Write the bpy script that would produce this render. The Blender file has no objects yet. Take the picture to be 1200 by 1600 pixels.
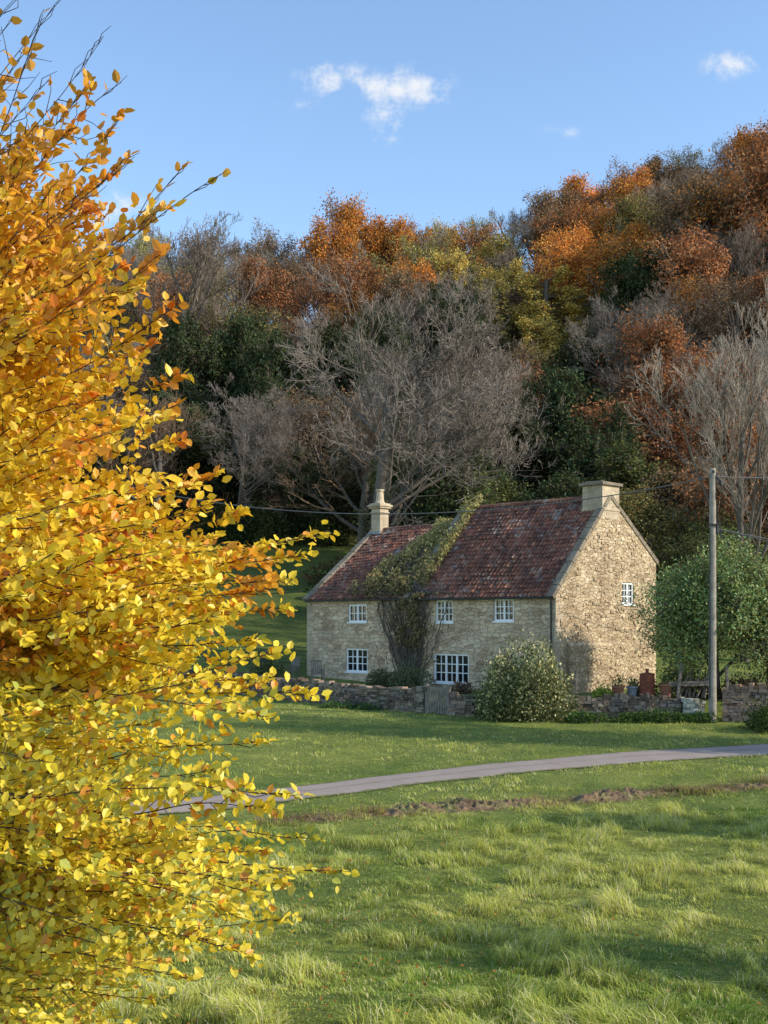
import bpy, math, random
import numpy as np
from mathutils import Vector, Matrix
rng=np.random.default_rng(11); random.seed(11)
scene=bpy.context.scene; COL=scene.collection
CZ=3.44; F=1800.0; HOR=968.0
# ------------------------------------------------------------------ helpers
def P(ix,iy,D): return np.array([(ix-600)/F*D, D, CZ-(iy-HOR)/F*D])
_ng=rng.random((256,256))
def vn(x,y,s,o=0):
    x=np.asarray(x,float)/s+o*17.3+500; y=np.asarray(y,float)/s+o*9.1+500
    xi=np.floor(x).astype(int); yi=np.floor(y).astype(int); fx=x-xi; fy=y-yi
    fx=fx*fx*(3-2*fx); fy=fy*fy*(3-2*fy)
    g=lambda a,b:_ng[a%256,b%256]
    return (g(xi,yi)*(1-fx)+g(xi+1,yi)*fx)*(1-fy)+(g(xi,yi+1)*(1-fx)+g(xi+1,yi+1)*fx)*fy
def sst(a,b,x):
    t=np.clip((np.asarray(x,float)-a)/(b-a),0,1); return t*t*(3-2*t)
WX=[-40,-14,-9,-3.8,2.3,4,14,24,60]; WY=[74,70,64,57,51,50,48.9,48.6,48.6]
def yw(x): return np.interp(x,WX,WY)
OY=[-60,-20,0,12,20,28,38,48,70,2000]; OZ=[5,3,1.2,-.8,-1.3,-1.6,-1.5,-.8,-.5,-.5]
IY=[40,52,64,72,100,130,200,235,300,3000]; IZ=[-.1,-.05,.1,1,9.3,22,56,63,64,64]
def hgt(x,y):
    x=np.asarray(x,float); y=np.asarray(y,float)
    zo=sum(np.interp(y+d,OY,OZ) for d in(-2.5,-1.2,0,1.2,2.5))/5
    zi=sum(np.interp(y+d,IY,IZ) for d in(-5,-2.5,0,2.5,5))/5
    w=sst(0,.7,y-yw(x)); z=zo*(1-w)+zi*w
    z=z+np.clip(x-14,0,90)*.37*sst(92,150,y)
    z=z+(vn(x,y,3.1,1)-.5)*.32*sst(60,8,y)+(vn(x,y,22,2)-.5)*6*sst(110,150,y)
    return z
def G(ix,iy):
    D=4.0
    while D<400:
        p=P(ix,iy,D)
        if p[2]<hgt(p[0],p[1]): return p
        D+=.1
    return p
def np_mesh(name,V,Fc,mats,col=None,mi=None,smooth=False,parent=None,uv=None):
    V=np.asarray(V,np.float32); Fc=np.asarray(Fc,np.int32); k=Fc.shape[1]; m=bpy.data.meshes.new(name)
    m.vertices.add(len(V)); m.vertices.foreach_set('co',V.ravel())
    m.loops.add(Fc.size); m.loops.foreach_set('vertex_index',Fc.ravel())
    m.polygons.add(len(Fc)); m.polygons.foreach_set('loop_start',np.arange(0,Fc.size,k,dtype=np.int32))
    try: m.polygons.foreach_set('loop_total',np.full(len(Fc),k,np.int32))
    except Exception: pass
    if mi is not None: m.polygons.foreach_set('material_index',np.asarray(mi,np.int32))
    m.polygons.foreach_set('use_smooth',np.full(len(Fc),smooth,bool))
    if col is not None:
        a=m.color_attributes.new('Col','FLOAT_COLOR','POINT'); c=np.ones((len(V),4),np.float32); c[:,:3]=col
        a.data.foreach_set('color',c.ravel())
    if uv is not None:
        u=m.uv_layers.new(name='UVMap'); u.data.foreach_set('uv',np.asarray(uv,np.float32)[Fc.ravel()].ravel())
    m.update(); m.validate()
    for q in (mats if isinstance(mats,(list,tuple)) else [mats]): m.materials.append(q)
    o=bpy.data.objects.new(name,m); COL.objects.link(o)
    if parent: o.parent=parent
    return o
def thing(name,label,cat,loc=(0,0,0),rz=0,group=None):
    e=bpy.data.objects.new(name,None); e.empty_display_size=.3; COL.objects.link(e)
    e.location=loc; e.rotation_euler=(0,0,rz); e['label']=label; e['category']=cat
    if group: e['group']=group
    return e
class MB:
    def __init__(s): s.v=[]; s.f=[]
    def add(s,V,Fs):
        b=len(s.v); s.v+= [tuple(map(float,q)) for q in V]; s.f+=[tuple(i+b for i in f) for f in Fs]
    def box(s,x0,x1,y0,y1,z0,z1,j=0):
        V=[(x,y,z) for z in(z0,z1) for y in(y0,y1) for x in(x0,x1)]
        if j: V=[tuple(c+random.uniform(-j,j) for c in q) for q in V]
        s.add(V,[(0,2,3,1),(4,5,7,6),(0,1,5,4),(1,3,7,5),(3,2,6,7),(2,0,4,6)])
    def obox(s,a,b,w,h,up=(0,0,1)):
        a=Vector(a); b=Vector(b); d=(b-a).normalized(); u=Vector(up)
        if abs(d.dot(u))>.98: u=Vector((0,1,0))
        sd=d.cross(u).normalized(); u=sd.cross(d)
        V=[p+sd*i*w/2+u*k*h/2 for p in(a,b) for i,k in((-1,-1),(1,-1),(1,1),(-1,1))]
        s.add(V,[(0,1,2,3),(7,6,5,4),(0,4,5,1),(1,5,6,2),(2,6,7,3),(3,7,4,0)])
    def cyl(s,x,y,prof,n=14):
        V=[]; 
        for r,z in prof:
            V+=[(x+r*math.cos(2*math.pi*i/n),y+r*math.sin(2*math.pi*i/n),z) for i in range(n)]
        Fs=[(k*n+i,k*n+(i+1)%n,(k+1)*n+(i+1)%n,(k+1)*n+i) for k in range(len(prof)-1) for i in range(n)]
        Fs+=[tuple(range((len(prof)-1)*n,len(prof)*n)),tuple(reversed(range(n)))]
        s.add(V,Fs)
    def obj(s,name,m,parent=None,bevel=0,smooth=False):
        me=bpy.data.meshes.new(name); me.from_pydata(s.v,[],s.f); me.update()
        me.materials.append(m); uvbox(me)
        if smooth:
            for p in me.polygons: p.use_smooth=True
        o=bpy.data.objects.new(name,me); COL.objects.link(o)
        if parent: o.parent=parent
        if bevel:
            b=o.modifiers.new('b','BEVEL'); b.width=bevel; b.segments=2
        return o
def uvbox(me):
    u=me.uv_layers.new(name='UVMap')
    for p in me.polygons:
        n=p.normal
        for li in p.loop_indices:
            c=me.vertices[me.loops[li].vertex_index].co
            if abs(n.z)>max(abs(n.x),abs(n.y))*1.5: q=(c.x,c.y)
            elif abs(n.x)>abs(n.y): q=(c.y,c.z)
            else: q=(c.x,c.z)
            u.data[li].uv=q
def tubes(P0,P1,R0,R1,n=3):
    P0=np.asarray(P0,float);P1=np.asarray(P1,float);R0=np.asarray(R0,float);R1=np.asarray(R1,float)
    d=P1-P0; d/=np.linalg.norm(d,axis=1,keepdims=True)+1e-9
    a=np.where(np.abs(d[:,2:3])>.9,np.array([[1.,0,0]]),np.array([[0,0,1.]]))
    s=np.cross(d,a); s/=np.linalg.norm(s,axis=1,keepdims=True)+1e-9; u=np.cross(s,d)
    V=np.zeros((len(P0),2*n,3))
    for i in range(n):
        c,q=math.cos(2*math.pi*i/n),math.sin(2*math.pi*i/n)
        V[:,i]=P0+(s*c+u*q)*R0[:,None]; V[:,n+i]=P1+(s*c+u*q)*R1[:,None]
    b=(np.arange(len(P0))*2*n)[:,None]
    Fc=np.stack([np.concatenate([b+i,b+(i+1)%n,b+n+(i+1)%n,b+n+i],1) for i in range(n)],1).reshape(-1,4)
    return V.reshape(-1,3),Fc
def unit(a): return a/(np.linalg.norm(a,axis=-1,keepdims=True)+1e-9)
def kites(pos,d,nrm,L,W):
    d=unit(d); s=unit(np.cross(d,nrm)); n=len(pos); L=np.asarray(L)[:,None]; W=np.asarray(W)[:,None]
    V=np.stack([pos,pos+d*L*.45+s*W*.5,pos+d*L,pos+d*L*.45-s*W*.5],1).reshape(-1,3)
    return V,np.arange(4*n).reshape(-1,4)
def leaves6(pos,d,nrm,L,W,fold=.25):
    d=unit(d); s=unit(np.cross(d,nrm)); u=np.cross(s,d); n=len(pos); L=L[:,None]; W=W[:,None]
    cv=rng.normal(0,.12,(n,1))
    V=np.stack([pos,pos+d*L*.3+s*W*.5+u*W*fold*.5,pos+d*L*.68+s*W*.42+u*(W*fold*.4+L*cv*.5),pos+d*L+u*L*cv,
                pos+d*L*.68-s*W*.42+u*(W*fold*.4+L*cv*.5),pos+d*L*.3-s*W*.5+u*W*fold*.5],1).reshape(-1,3)
    b=(np.arange(n)*6)[:,None]
    Fc=np.concatenate([np.concatenate([b,b+1,b+2,b+3],1),np.concatenate([b,b+3,b+4,b+5],1)],0)
    return V,Fc
def merge(parts):
    Vs=[];Fs=[];o=0
    for V,Fc in parts: Vs.append(V);Fs.append(Fc+o);o+=len(V)
    return np.concatenate(Vs),np.concatenate(Fs)
# ------------------------------------------------------------------ materials
def newmat(name):
    m=bpy.data.materials.new(name); m.use_nodes=True; m.node_tree.nodes.clear(); return m,m.node_tree
def nd(nt,t,ins=None,**pr):
    n=nt.nodes.new(t)
    for k,v in pr.items(): setattr(n,k,v)
    for k,v in (ins or {}).items():
        if isinstance(v,bpy.types.NodeSocket): nt.links.new(v,n.inputs[k])
        else: n.inputs[k].default_value=v
    return n
def mth(nt,op,a,b=0.0,c=None,clamp=False):
    n=nd(nt,'ShaderNodeMath',{0:a,1:b},operation=op,use_clamp=clamp)
    if c is not None: n.inputs[2].default_value=c
    return n.outputs[0]
def c4(c): return (*c,1.0)
def mixc(nt,f,a,b,bt='MIX'):
    return nd(nt,'ShaderNodeMixRGB',{0:f,1:a if not isinstance(a,tuple) else c4(a[:3]),2:b if not isinstance(b,tuple) else c4(b[:3])},blend_type=bt).outputs[0]
def ramp(nt,f,st):
    n=nd(nt,'ShaderNodeValToRGB',{0:f}); e=n.color_ramp.elements
    while len(e)<len(st): e.new(.5)
    for q,(p,c) in zip(e,st): q.position=p; q.color=c4(c)
    return n.outputs[0]
def noise(nt,vec,s,det=4,rough=.55):
    return nd(nt,'ShaderNodeTexNoise',{'Vector':vec,'Scale':s,'Detail':det,'Roughness':rough}).outputs['Fac']
def finish(nt,col,rough=.8,bump=None,bd=.02,bs=.6,spec=.3,extra=None):
    b=nd(nt,'ShaderNodeBsdfPrincipled',{'Base Color':col if not isinstance(col,tuple) else c4(col),'Roughness':rough,'Specular IOR Level':spec})
    if bump is not None:
        bn=nd(nt,'ShaderNodeBump',{'Height':bump,'Distance':bd,'Strength':bs}); nt.links.new(bn.outputs[0],b.inputs['Normal'])
    if extra:
        for k,v in extra.items(): b.inputs[k].default_value=v
    nd(nt,'ShaderNodeOutputMaterial',{'Surface':b.outputs[0]})
def leafmat(name,trans=.35,useobj=True,rough=.6,gloss=.04):
    m,nt=newmat(name)
    a=nd(nt,'ShaderNodeAttribute',attribute_name='Col').outputs['Color']
    if useobj: a=mixc(nt,1.0,a,nd(nt,'ShaderNodeObjectInfo').outputs['Color'],'MULTIPLY')
    x=nd(nt,'ShaderNodeBsdfDiffuse',{'Color':a})
    if trans>0:
        t=nd(nt,'ShaderNodeBsdfTranslucent',{'Color':a})
        x=nd(nt,'ShaderNodeMixShader',{0:trans,1:x.outputs[0],2:t.outputs[0]})
    if gloss>0:
        g=nd(nt,'ShaderNodeBsdfGlossy',{'Color':c4((1,1,1)),'Roughness':.45})
        x=nd(nt,'ShaderNodeMixShader',{0:gloss,1:x.outputs[0],2:g.outputs[0]})
    nd(nt,'ShaderNodeOutputMaterial',{'Surface':x.outputs[0]}); return m
M_leaf=leafmat('leaf_foliage',.22,gloss=0); M_beech=leafmat('beech_leaf',.45,False,gloss=.03); M_grass=leafmat('grass_blade',.35,False,gloss=.0)
M_shine=leafmat('waxy_leaf',.25,True,gloss=.025)
def barkmat(name,a,b,useobj=False,sc=6):
    m,nt=newmat(name); oc=nd(nt,'ShaderNodeTexCoord').outputs['Object']
    f=noise(nt,oc,sc); col=ramp(nt,f,[(.3,a),(.7,b)])
    finish(nt,col,.9,noise(nt,oc,sc*5),.02); return m
M_bark=barkmat('bark',(.07,.056,.044),(.18,.15,.12))
M_beechbark=barkmat('beech_bark',(.05,.033,.022),(.11,.08,.06),sc=20)
def stonemat(name,cols,bw,bh,rnd=.8,mort=(.22,.19,.15),bd=.05,ds=.2,e0=.0,e1=.09,bs=1.0):
    m,nt=newmat(name); uv=nd(nt,'ShaderNodeTexCoord').outputs['UV']
    nz=nd(nt,'ShaderNodeTexNoise',{'Vector':uv,'Scale':2.3,'Detail':5,'Roughness':.65}).outputs['Color']
    off=nd(nt,'ShaderNodeVectorMath',{0:nz,1:(.5,.5,.5)},operation='SUBTRACT').outputs[0]
    off=nd(nt,'ShaderNodeVectorMath',{0:off,'Scale':ds},operation='SCALE').outputs[0]
    v=nd(nt,'ShaderNodeVectorMath',{0:uv,1:off},operation='ADD').outputs[0]
    v2=nd(nt,'ShaderNodeMapping',{'Vector':v,'Scale':(1/bw,1/bh,1)}).outputs[0]
    vo=nd(nt,'ShaderNodeTexVoronoi',{'Vector':v2,'Scale':1.0,'Randomness':rnd},voronoi_dimensions='2D',distance='CHEBYCHEV')
    vs=nd(nt,'ShaderNodeTexVoronoi',{'Vector':v2,'Scale':1.0,'Randomness':rnd},voronoi_dimensions='2D',distance='CHEBYCHEV',feature='F2')
    dd=mth(nt,'SUBTRACT',vs.outputs['Distance'],vo.outputs['Distance'])
    idv=nd(nt,'ShaderNodeSeparateColor',{0:vo.outputs['Color']}).outputs[0]
    c=ramp(nt,idv,[(i/(len(cols)-1),q) for i,q in enumerate(cols)])
    fine=noise(nt,uv,12,6,.75); c=mixc(nt,.7,c,ramp(nt,fine,[(.3,(.5,.48,.46)),(.7,(1.3,1.27,1.2))]),'MULTIPLY')
    big=noise(nt,uv,.6,5,.65); c=mixc(nt,.8,c,ramp(nt,big,[(.35,(.68,.62,.56)),(.65,(1.15,1.12,1.06))]),'MULTIPLY')
    e=nd(nt,'ShaderNodeMapRange',{'Value':dd,'From Min':e0,'From Max':e1}).outputs[0]
    c=mixc(nt,mth(nt,'ADD',mth(nt,'MULTIPLY',e,.85),.15),mort,c)
    hb=mth(nt,'ADD',mth(nt,'MULTIPLY',e,.5),mth(nt,'ADD',mth(nt,'MULTIPLY',idv,.6),mth(nt,'MULTIPLY',fine,.9)))
    finish(nt,c,.9,hb,bd,bs); return m
M_wallf=stonemat('cottage_stone_front',[(.46,.33,.225),(.78,.60,.42),(.60,.49,.37),(.88,.71,.51),(.50,.38,.26)],.40,.19,.85,(.36,.27,.19))
M_wallg=stonemat('cottage_stone_gable',[(.42,.305,.19),(.66,.52,.345),(.53,.42,.28),(.78,.64,.45),(.56,.43,.28)],.34,.17,1.0,(.28,.20,.13),.08,.3,.0,.12)
M_ashlar=stonemat('ashlar_stone',[(.48,.40,.29),(.60,.51,.38),(.52,.44,.33)],.6,.35,.5,(.34,.28,.2),.02,.05)
M_cope=stonemat('coping_stone',[(.20,.17,.135),(.30,.26,.20),(.24,.205,.16)],.7,.7,.6,(.12,.11,.09),.02,.05)
def attrstone(name,moss=True):
    m,nt=newmat(name); oc=nd(nt,'ShaderNodeTexCoord').outputs['Object']
    a=nd(nt,'ShaderNodeAttribute',attribute_name='Col').outputs['Color']
    f=noise(nt,oc,9,5,.7); c=mixc(nt,.8,a,ramp(nt,f,[(.3,(.4,.4,.4)),(.7,(1.3,1.3,1.25))]),'MULTIPLY')
    mo=noise(nt,oc,1.3,4,.6)
    if moss: c=mixc(nt,ramp(nt,mo,[(.55,(0,0,0)),(.68,(.55,.55,.55))]),c,(.09,.105,.045))
    finish(nt,c,.9,f,.04,1); return m
M_dry=attrstone('drystone'); M_soil=attrstone('turned_soil',False)
M_roof,nt=newmat('pantile'); uv=nd(nt,'ShaderNodeTexCoord').outputs['UV']
fl=nd(nt,'ShaderNodeVectorMath',{0:uv},operation='FLOOR').outputs[0]
wn=nd(nt,'ShaderNodeTexWhiteNoise',{'Vector':fl},noise_dimensions='2D').outputs['Value']
c=ramp(nt,wn,[(0,(.105,.052,.04)),(.3,(.20,.082,.052)),(.6,(.27,.11,.067)),(.85,(.16,.085,.06)),(1,(.42,.20,.125))])
oc=nd(nt,'ShaderNodeTexCoord').outputs['Object']
b1=noise(nt,oc,.5,3); c=mixc(nt,.8,c,ramp(nt,b1,[(.35,(.55,.52,.5)),(.65,(1.3,1.18,1.1))]),'MULTIPLY')
b2=noise(nt,oc,1.1,7,.80); lf=ramp(nt,b2,[(.55,(0,0,0)),(.64,(.85,.85,.85))])
c=mixc(nt,lf,c,(.40,.36,.31))
b3=noise(nt,oc,7,5,.7); c=mixc(nt,ramp(nt,b3,[(.56,(0,0,0)),(.68,(.6,.6,.6))]),c,(.10,.088,.04))
b4=noise(nt,oc,16,3,.7); c=mixc(nt,ramp(nt,b4,[(.62,(0,0,0)),(.68,(.85,.85,.85))]),c,(.48,.43,.37))
finish(nt,c,.85,noise(nt,oc,20),.01)
def plain(name,c,rough=.7,var=.3,sc=8,spec=.3,met=0,bd=.004):
    m,nt=newmat(name); oc=nd(nt,'ShaderNodeTexCoord').outputs['Object']; f=noise(nt,oc,sc,5,.65)
    col=ramp(nt,f,[(.3,tuple(q*(1-var) for q in c)),(.7,tuple(min(1,q*(1+var)) for q in c))])
    finish(nt,col,rough,f,bd,.6,spec,{'Metallic':met}); return m
M_white=plain('white_paint',(.88,.87,.84),.5,.03); M_glass,nt=newmat('window_glass')
finish(nt,(.012,.014,.016),.06,noise(nt,nd(nt,'ShaderNodeTexCoord').outputs['Object'],1.5),.03,.25,.6)
M_wood=plain('weathered_wood',(.22,.18,.145),.9,.4,5); M_pole=plain('pole_wood',(.30,.26,.21),.85,.35,3)
M_dark=plain('dark_metal',(.02,.02,.022),.5,.3); M_rust=plain('rusty_drum',(.24,.075,.04),.8,.4,6)
M_pot=plain('chimney_pot_clay',(.52,.41,.28),.85,.25); M_lead=plain('lead_flashing',(.26,.28,.30),.5,.2)
M_terra=plain('terracotta',(.30,.13,.075),.85,.3)
M_wire=plain('cable_rubber',(.12,.12,.12),.5,.1)
# ------------------------------------------------------------------ road line
HW=1.02
road_px=[(1420,1163),(1200,1171),(1075,1178),(950,1187),(820,1198),(700,1211),(600,1222),(500,1236),(420,1245),(350,1252),(240,1262),(100,1275),(-200,1300)]
RP=np.array([G(a,b)[:2] for a,b in road_px]); RP=RP[np.argsort(RP[:,0])]
def ryc(x): return np.interp(x,RP[:,0],RP[:,1])
RX=np.linspace(-30,30,400)
_ry=ryc(RX); _ry=np.convolve(np.pad(_ry,12,mode='edge'),np.ones(25)/25,'valid')
def roadY(x): return np.interp(x,RX,_ry)
RS=np.gradient(_ry,RX)
def roadS(x): return np.interp(x,RX,RS)
def rdist(x,y): return (y-roadY(x))/np.sqrt(1+roadS(x)**2)
# ------------------------------------------------------------------ terrain
xs=np.unique(np.concatenate([np.arange(-30,30.1,.5),np.arange(-100,100,4.),np.arange(-800,801,50.)]))
ys=np.unique(np.concatenate([np.arange(-6,76,.4),np.arange(76,240,3.),np.arange(-60,-5,5.),np.arange(240,1600,60.)]))
XX,YY=np.meshgrid(xs,ys); ZZ=hgt(XX,YY)
ZZ=ZZ-.05*sst(1.2,.7,np.abs(rdist(XX,YY)))*(np.abs(XX)<29)
V=np.stack([XX,YY,ZZ],-1).reshape(-1,3); nx=len(xs); ny=len(ys)
ii=(np.arange(ny-1)[:,None]*nx+np.arange(nx-1)[None]).ravel()
Fc=np.stack([ii,ii+1,ii+nx+1,ii+nx],1)
x=V[:,0];y=V[:,1]
n1=vn(x,y,4,3);n2=vn(x,y,1.1,4)
g1=np.array([.09,.14,.028]);g2=np.array([.25,.28,.06]);lit=np.array([.065,.045,.028])
cc=g1+(g2-g1)*(.5*n1+.5*n2)[:,None]
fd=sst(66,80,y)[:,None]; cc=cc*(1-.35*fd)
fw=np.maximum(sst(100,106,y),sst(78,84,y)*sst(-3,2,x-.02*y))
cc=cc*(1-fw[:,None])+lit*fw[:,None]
M_ground,nt=newmat('meadow_ground'); a=nd(nt,'ShaderNodeAttribute',attribute_name='Col').outputs['Color']
gp=nd(nt,'ShaderNodeNewGeometry').outputs['Position']
f1=noise(nt,gp,6,6,.75); f2=noise(nt,gp,.7,4,.6)
c=mixc(nt,.9,a,ramp(nt,f1,[(.25,(.35,.38,.3)),(.75,(1.5,1.45,1.3))]),'MULTIPLY')
c=mixc(nt,.7,c,ramp(nt,f2,[(.35,(.6,.65,.55)),(.7,(1.3,1.18,1.1))]),'MULTIPLY')
finish(nt,c,.95,f1,.08,1)
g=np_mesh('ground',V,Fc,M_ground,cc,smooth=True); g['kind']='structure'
M_road,nt=newmat('lane_asphalt'); gp=nd(nt,'ShaderNodeNewGeometry').outputs['Position']
f1=noise(nt,gp,30,5,.7); f2=noise(nt,gp,.9,5,.65)
c=mixc(nt,f2,(.24,.19,.16),(.40,.32,.27)); c=mixc(nt,.6,c,ramp(nt,f1,[(.3,(.6,.6,.6)),(.7,(1.3,1.3,1.3))]),'MULTIPLY')
ue=nd(nt,'ShaderNodeSeparateXYZ',{0:nd(nt,'ShaderNodeTexCoord').outputs['UV']}).outputs[0]
ed=mth(nt,'ABSOLUTE',mth(nt,'SUBTRACT',ue,.5)); f3=noise(nt,gp,2.2,5,.7)
ed=mth(nt,'ADD',ed,mth(nt,'MULTIPLY',mth(nt,'SUBTRACT',f3,.5),.3))
c=mixc(nt,ramp(nt,ed,[(.40,(0,0,0)),(.46,(1,1,1))]),c,(.13,.13,.05))
c=mixc(nt,ramp(nt,ed,[(.0,(.4,.4,.4)),(.09,(0,0,0))]),c,(.15,.135,.08))
finish(nt,c,.9,f1,.01,.6)
xr=np.linspace(-28,29,260); W=np.linspace(-HW,HW,9); V=[];UV=[]
for a_ in xr:
    s=float(roadS(a_)); nx_,ny_=-s/math.hypot(1,s),1/math.hypot(1,s); yc=float(roadY(a_))
    for w in W:
        px,py=a_+nx_*w,yc+ny_*w; V.append((px,py,float(hgt(px,py))+.035-.03*(abs(w)/HW)**4)); UV.append((w/2/HW+.5,a_))
n=len(W); Fc=[(i*n+j,(i+1)*n+j,(i+1)*n+j+1,i*n+j+1) for i in range(len(xr)-1) for j in range(n-1)]
o=np_mesh('road',V,Fc,M_road,uv=UV,smooth=True); o['kind']='structure'
# ------------------------------------------------------------------ earth bank
bp=np.array([G(a,b)[:2] for a,b in[(1420,1212),(1200,1226),(1000,1243),(800,1258),(600,1270),(480,1279),(395,1288)]]); bp=bp[np.argsort(bp[:,0])]
xb=np.linspace(bp[0,0],bp[-1,0],700); yb=np.interp(xb,bp[:,0],bp[:,1])+(vn(xb,xb*0,2.2,5)-.5)*.7+(vn(xb,xb*0,.5,15)-.5)*.3
V=[];cb=[];nw=25
for i,(a_,b_) in enumerate(zip(xb,yb)):
    e=min(1,(i)/30); wd=.5+.5*float(vn(a_,0,2.3,8)); pres=float(sst(.2,.6,vn(a_,0,.9,12)))
    for j in range(nw):
        t=(j/(nw-1)-.5)*2; py=b_+t*wd; hh=(1-t*t)*(.045+.20*float(vn(a_,py,.11,6))*float(vn(a_,py,.3,19))*1.5+.08*float(vn(a_,py,.5,16)))*e*(.35+.65*pres)
        V.append((a_,py,float(hgt(a_,py))-.03*(1+abs(t))+hh)); q=float(vn(a_,py,.12,9)); g_=float(sst(.45,.8,vn(a_,py,.4,29))); cb.append((.11+.17*q,.07+.11*q+.05*g_,.042+.055*q))
Fc=[(i*nw+j,(i+1)*nw+j,(i+1)*nw+j+1,i*nw+j+1) for i in range(len(xb)-1) for j in range(nw-1)]
o=np_mesh('earth_bank',V,Fc,M_soil,cb); o['kind']='structure'
# ------------------------------------------------------------------ grass blades
def grass(N,y0,y1,pw,hmin,hmax,wid,seed,two=True,spread=.42,brown=None):
    u=rng.random(N); yy=(y0**pw+(y1**pw-y0**pw)*u)**(1/pw); xx=rng.uniform(-spread,spread,N)*yy
    if brown is not None:
        xx=rng.uniform(brown[0],brown[1],N); yy=np.interp(xx,xb,yb)+rng.normal(0,.45,N)
    k=(np.abs(rdist(xx,yy))>HW-.2+.4*vn(xx,yy,.7,22))&(yy<yw(xx)-.25)
    db=yy-np.interp(xx,xb,yb)
    if brown is None: k&=~((np.abs(db)<.42)&(xx>bp[0,0])&(rng.random(N)<.8))
    xx=xx[k];yy=yy[k];db=db[k];n=len(xx)
    t1=vn(xx,yy,.55,31);t2=vn(xx,yy,.22,32);t3=vn(xx,yy,3.2,33);t4=vn(xx,yy,1.3,37); tuft=np.clip((t1*.6+t2*.4-.38)*3.0,0,1)
    H=hmin+(hmax-hmin)*tuft**1.3*np.clip(.15+1.2*t4,0,1.2); H=H*rng.uniform(.6,1.25,n)
    if brown is None and y0<28: H*=.35+.65*sst(-.3,-3.0,db)*1.0+.0
    az=vn(xx,yy,1.0,34)*14+rng.normal(0,.7,n); lean=rng.uniform(.3,1.3,n)
    ld=np.stack([np.cos(az),np.sin(az),0*az],1); up=np.array([0,0,1.])
    base=np.stack([xx,yy,hgt(xx,yy)-.01],1); wv=np.stack([np.cos(az+1.57+rng.normal(0,.8,n)),np.sin(az+1.57),0*az],1); wv=unit(wv)
    w=(wid*rng.uniform(.6,1.3,n))[:,None]; Hc=H[:,None]; l=lean[:,None]
    mid=base+up*Hc*.6+ld*Hc*l*.25; tip=base+up*Hc*(1-.25*l)+ld*Hc*l*.85
    q=rng.random(n); mix=np.clip(.36+1.2*(t3-.42)+.8*(t4-.5)+.35*tuft+rng.normal(0,.2,n)+.08*sst(22,14,yy),0,1)[:,None]
    ca=np.array([.12,.23,.035]);cb_=np.array([.60,.60,.13]);cs=np.array([.80,.70,.38])
    c=ca*(1-mix)+cb_*mix; st=(q<.05+.25*t3*tuft)[:,None]; c=np.where(st,cs,c)
    if brown is not None: c=np.where((q<.72)[:,None],np.array([.36,.25,.14])*rng.uniform(.5,1.3,(n,1)),c)
    if two:
        V=np.stack([base-wv*w*.5,base+wv*w*.5,mid-wv*w*.42,mid+wv*w*.42,tip-wv*w*.06,tip+wv*w*.06],1)
        b=(np.arange(n)*6)[:,None]; Fc=np.concatenate([np.concatenate([b,b+1,b+3,b+2],1),np.concatenate([b+2,b+3,b+5,b+4],1)])
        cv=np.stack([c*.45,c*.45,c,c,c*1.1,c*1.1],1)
    else:
        V=np.stack([base-wv*w*.5,base+wv*w*.5,tip+wv*w*.1,tip-wv*w*.1],1); Fc=np.arange(4*n).reshape(-1,4)
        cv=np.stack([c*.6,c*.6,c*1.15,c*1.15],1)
    return V.reshape(-1,3),Fc,cv.reshape(-1,3)
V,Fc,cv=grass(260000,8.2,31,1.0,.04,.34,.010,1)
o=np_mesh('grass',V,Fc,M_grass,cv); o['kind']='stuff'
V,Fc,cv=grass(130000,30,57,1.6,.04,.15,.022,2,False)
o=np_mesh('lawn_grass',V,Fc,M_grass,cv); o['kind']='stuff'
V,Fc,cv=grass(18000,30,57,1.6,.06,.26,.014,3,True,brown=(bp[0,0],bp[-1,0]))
o=np_mesh('dead_grass',V,Fc,M_grass,cv); o['kind']='stuff'
n=2600; yy=rng.uniform(9,30,n); xx=rng.uniform(-.4,.36,n)*yy; k=(rng.random(n)<sst(6,-3,xx)+.08); xx=xx[k];yy=yy[k]; n=len(xx)
V,Fc=kites(np.stack([xx,yy,hgt(xx,yy)+rng.uniform(.03,.12,n)],1),rng.normal(0,1,(n,3))*[1,1,.3],unit(rng.normal(0,.4,(n,3))+[0,0,1]),rng.uniform(.04,.07,n),rng.uniform(.03,.05,n))
o=np_mesh('fallen_leaves',V,Fc,M_grass,np.repeat(np.array([.45,.20,.05])*rng.uniform(.5,1.3,(n,1)),4,0)); o['kind']='stuff'
# ------------------------------------------------------------------ cottage
A=(7.9,53.0,0.0); RZ=math.atan2(-.691,.723)
house=thing('cottage','two storey rubble stone cottage with red pantile roof and climbing plant','cottage',A,RZ)
HM=Matrix.Translation(Vector(A))@Matrix.Rotation(RZ,4,'Z')
def hl(p): q=HM@Vector(p); return np.array([q.x,q.y,q.z])
EZ=4.62; RY,RZ_=4.6,9.42; BZ=6.4; W2Y,W2Z=5.4,8.72; DP=8.87
win=[(-13.60,-12.22,3.30,4.25,2,2,2),(-7.32,-6.18,3.30,4.42,2,2,3),(-3.60,-2.42,3.36,4.44,2,2,3),(-13.78,-12.15,.62,1.88,2,2,3),(-7.46,-5.18,.27,1.73,3,2,3)]
mb=MB()
xsb=sorted(set([-16.9,0.0]+[w[0] for w in win]+[w[1] for w in win])); zsb=sorted(set([-1.2,EZ]+[w[2] for w in win]+[w[3] for w in win]))
for i in range(len(xsb)-1):
    for j in range(len(zsb)-1):
        xa,xb_,za,zb=xsb[i],xsb[i+1],zsb[j],zsb[j+1]; cx,cz=(xa+xb_)/2,(za+zb)/2
        if any(w[0]<cx<w[1] and w[2]<cz<w[3] for w in win): continue
        mb.add([(xa,0,za),(xb_,0,za),(xb_,0,zb),(xa,0,zb)],[(0,1,2,3)])
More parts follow.
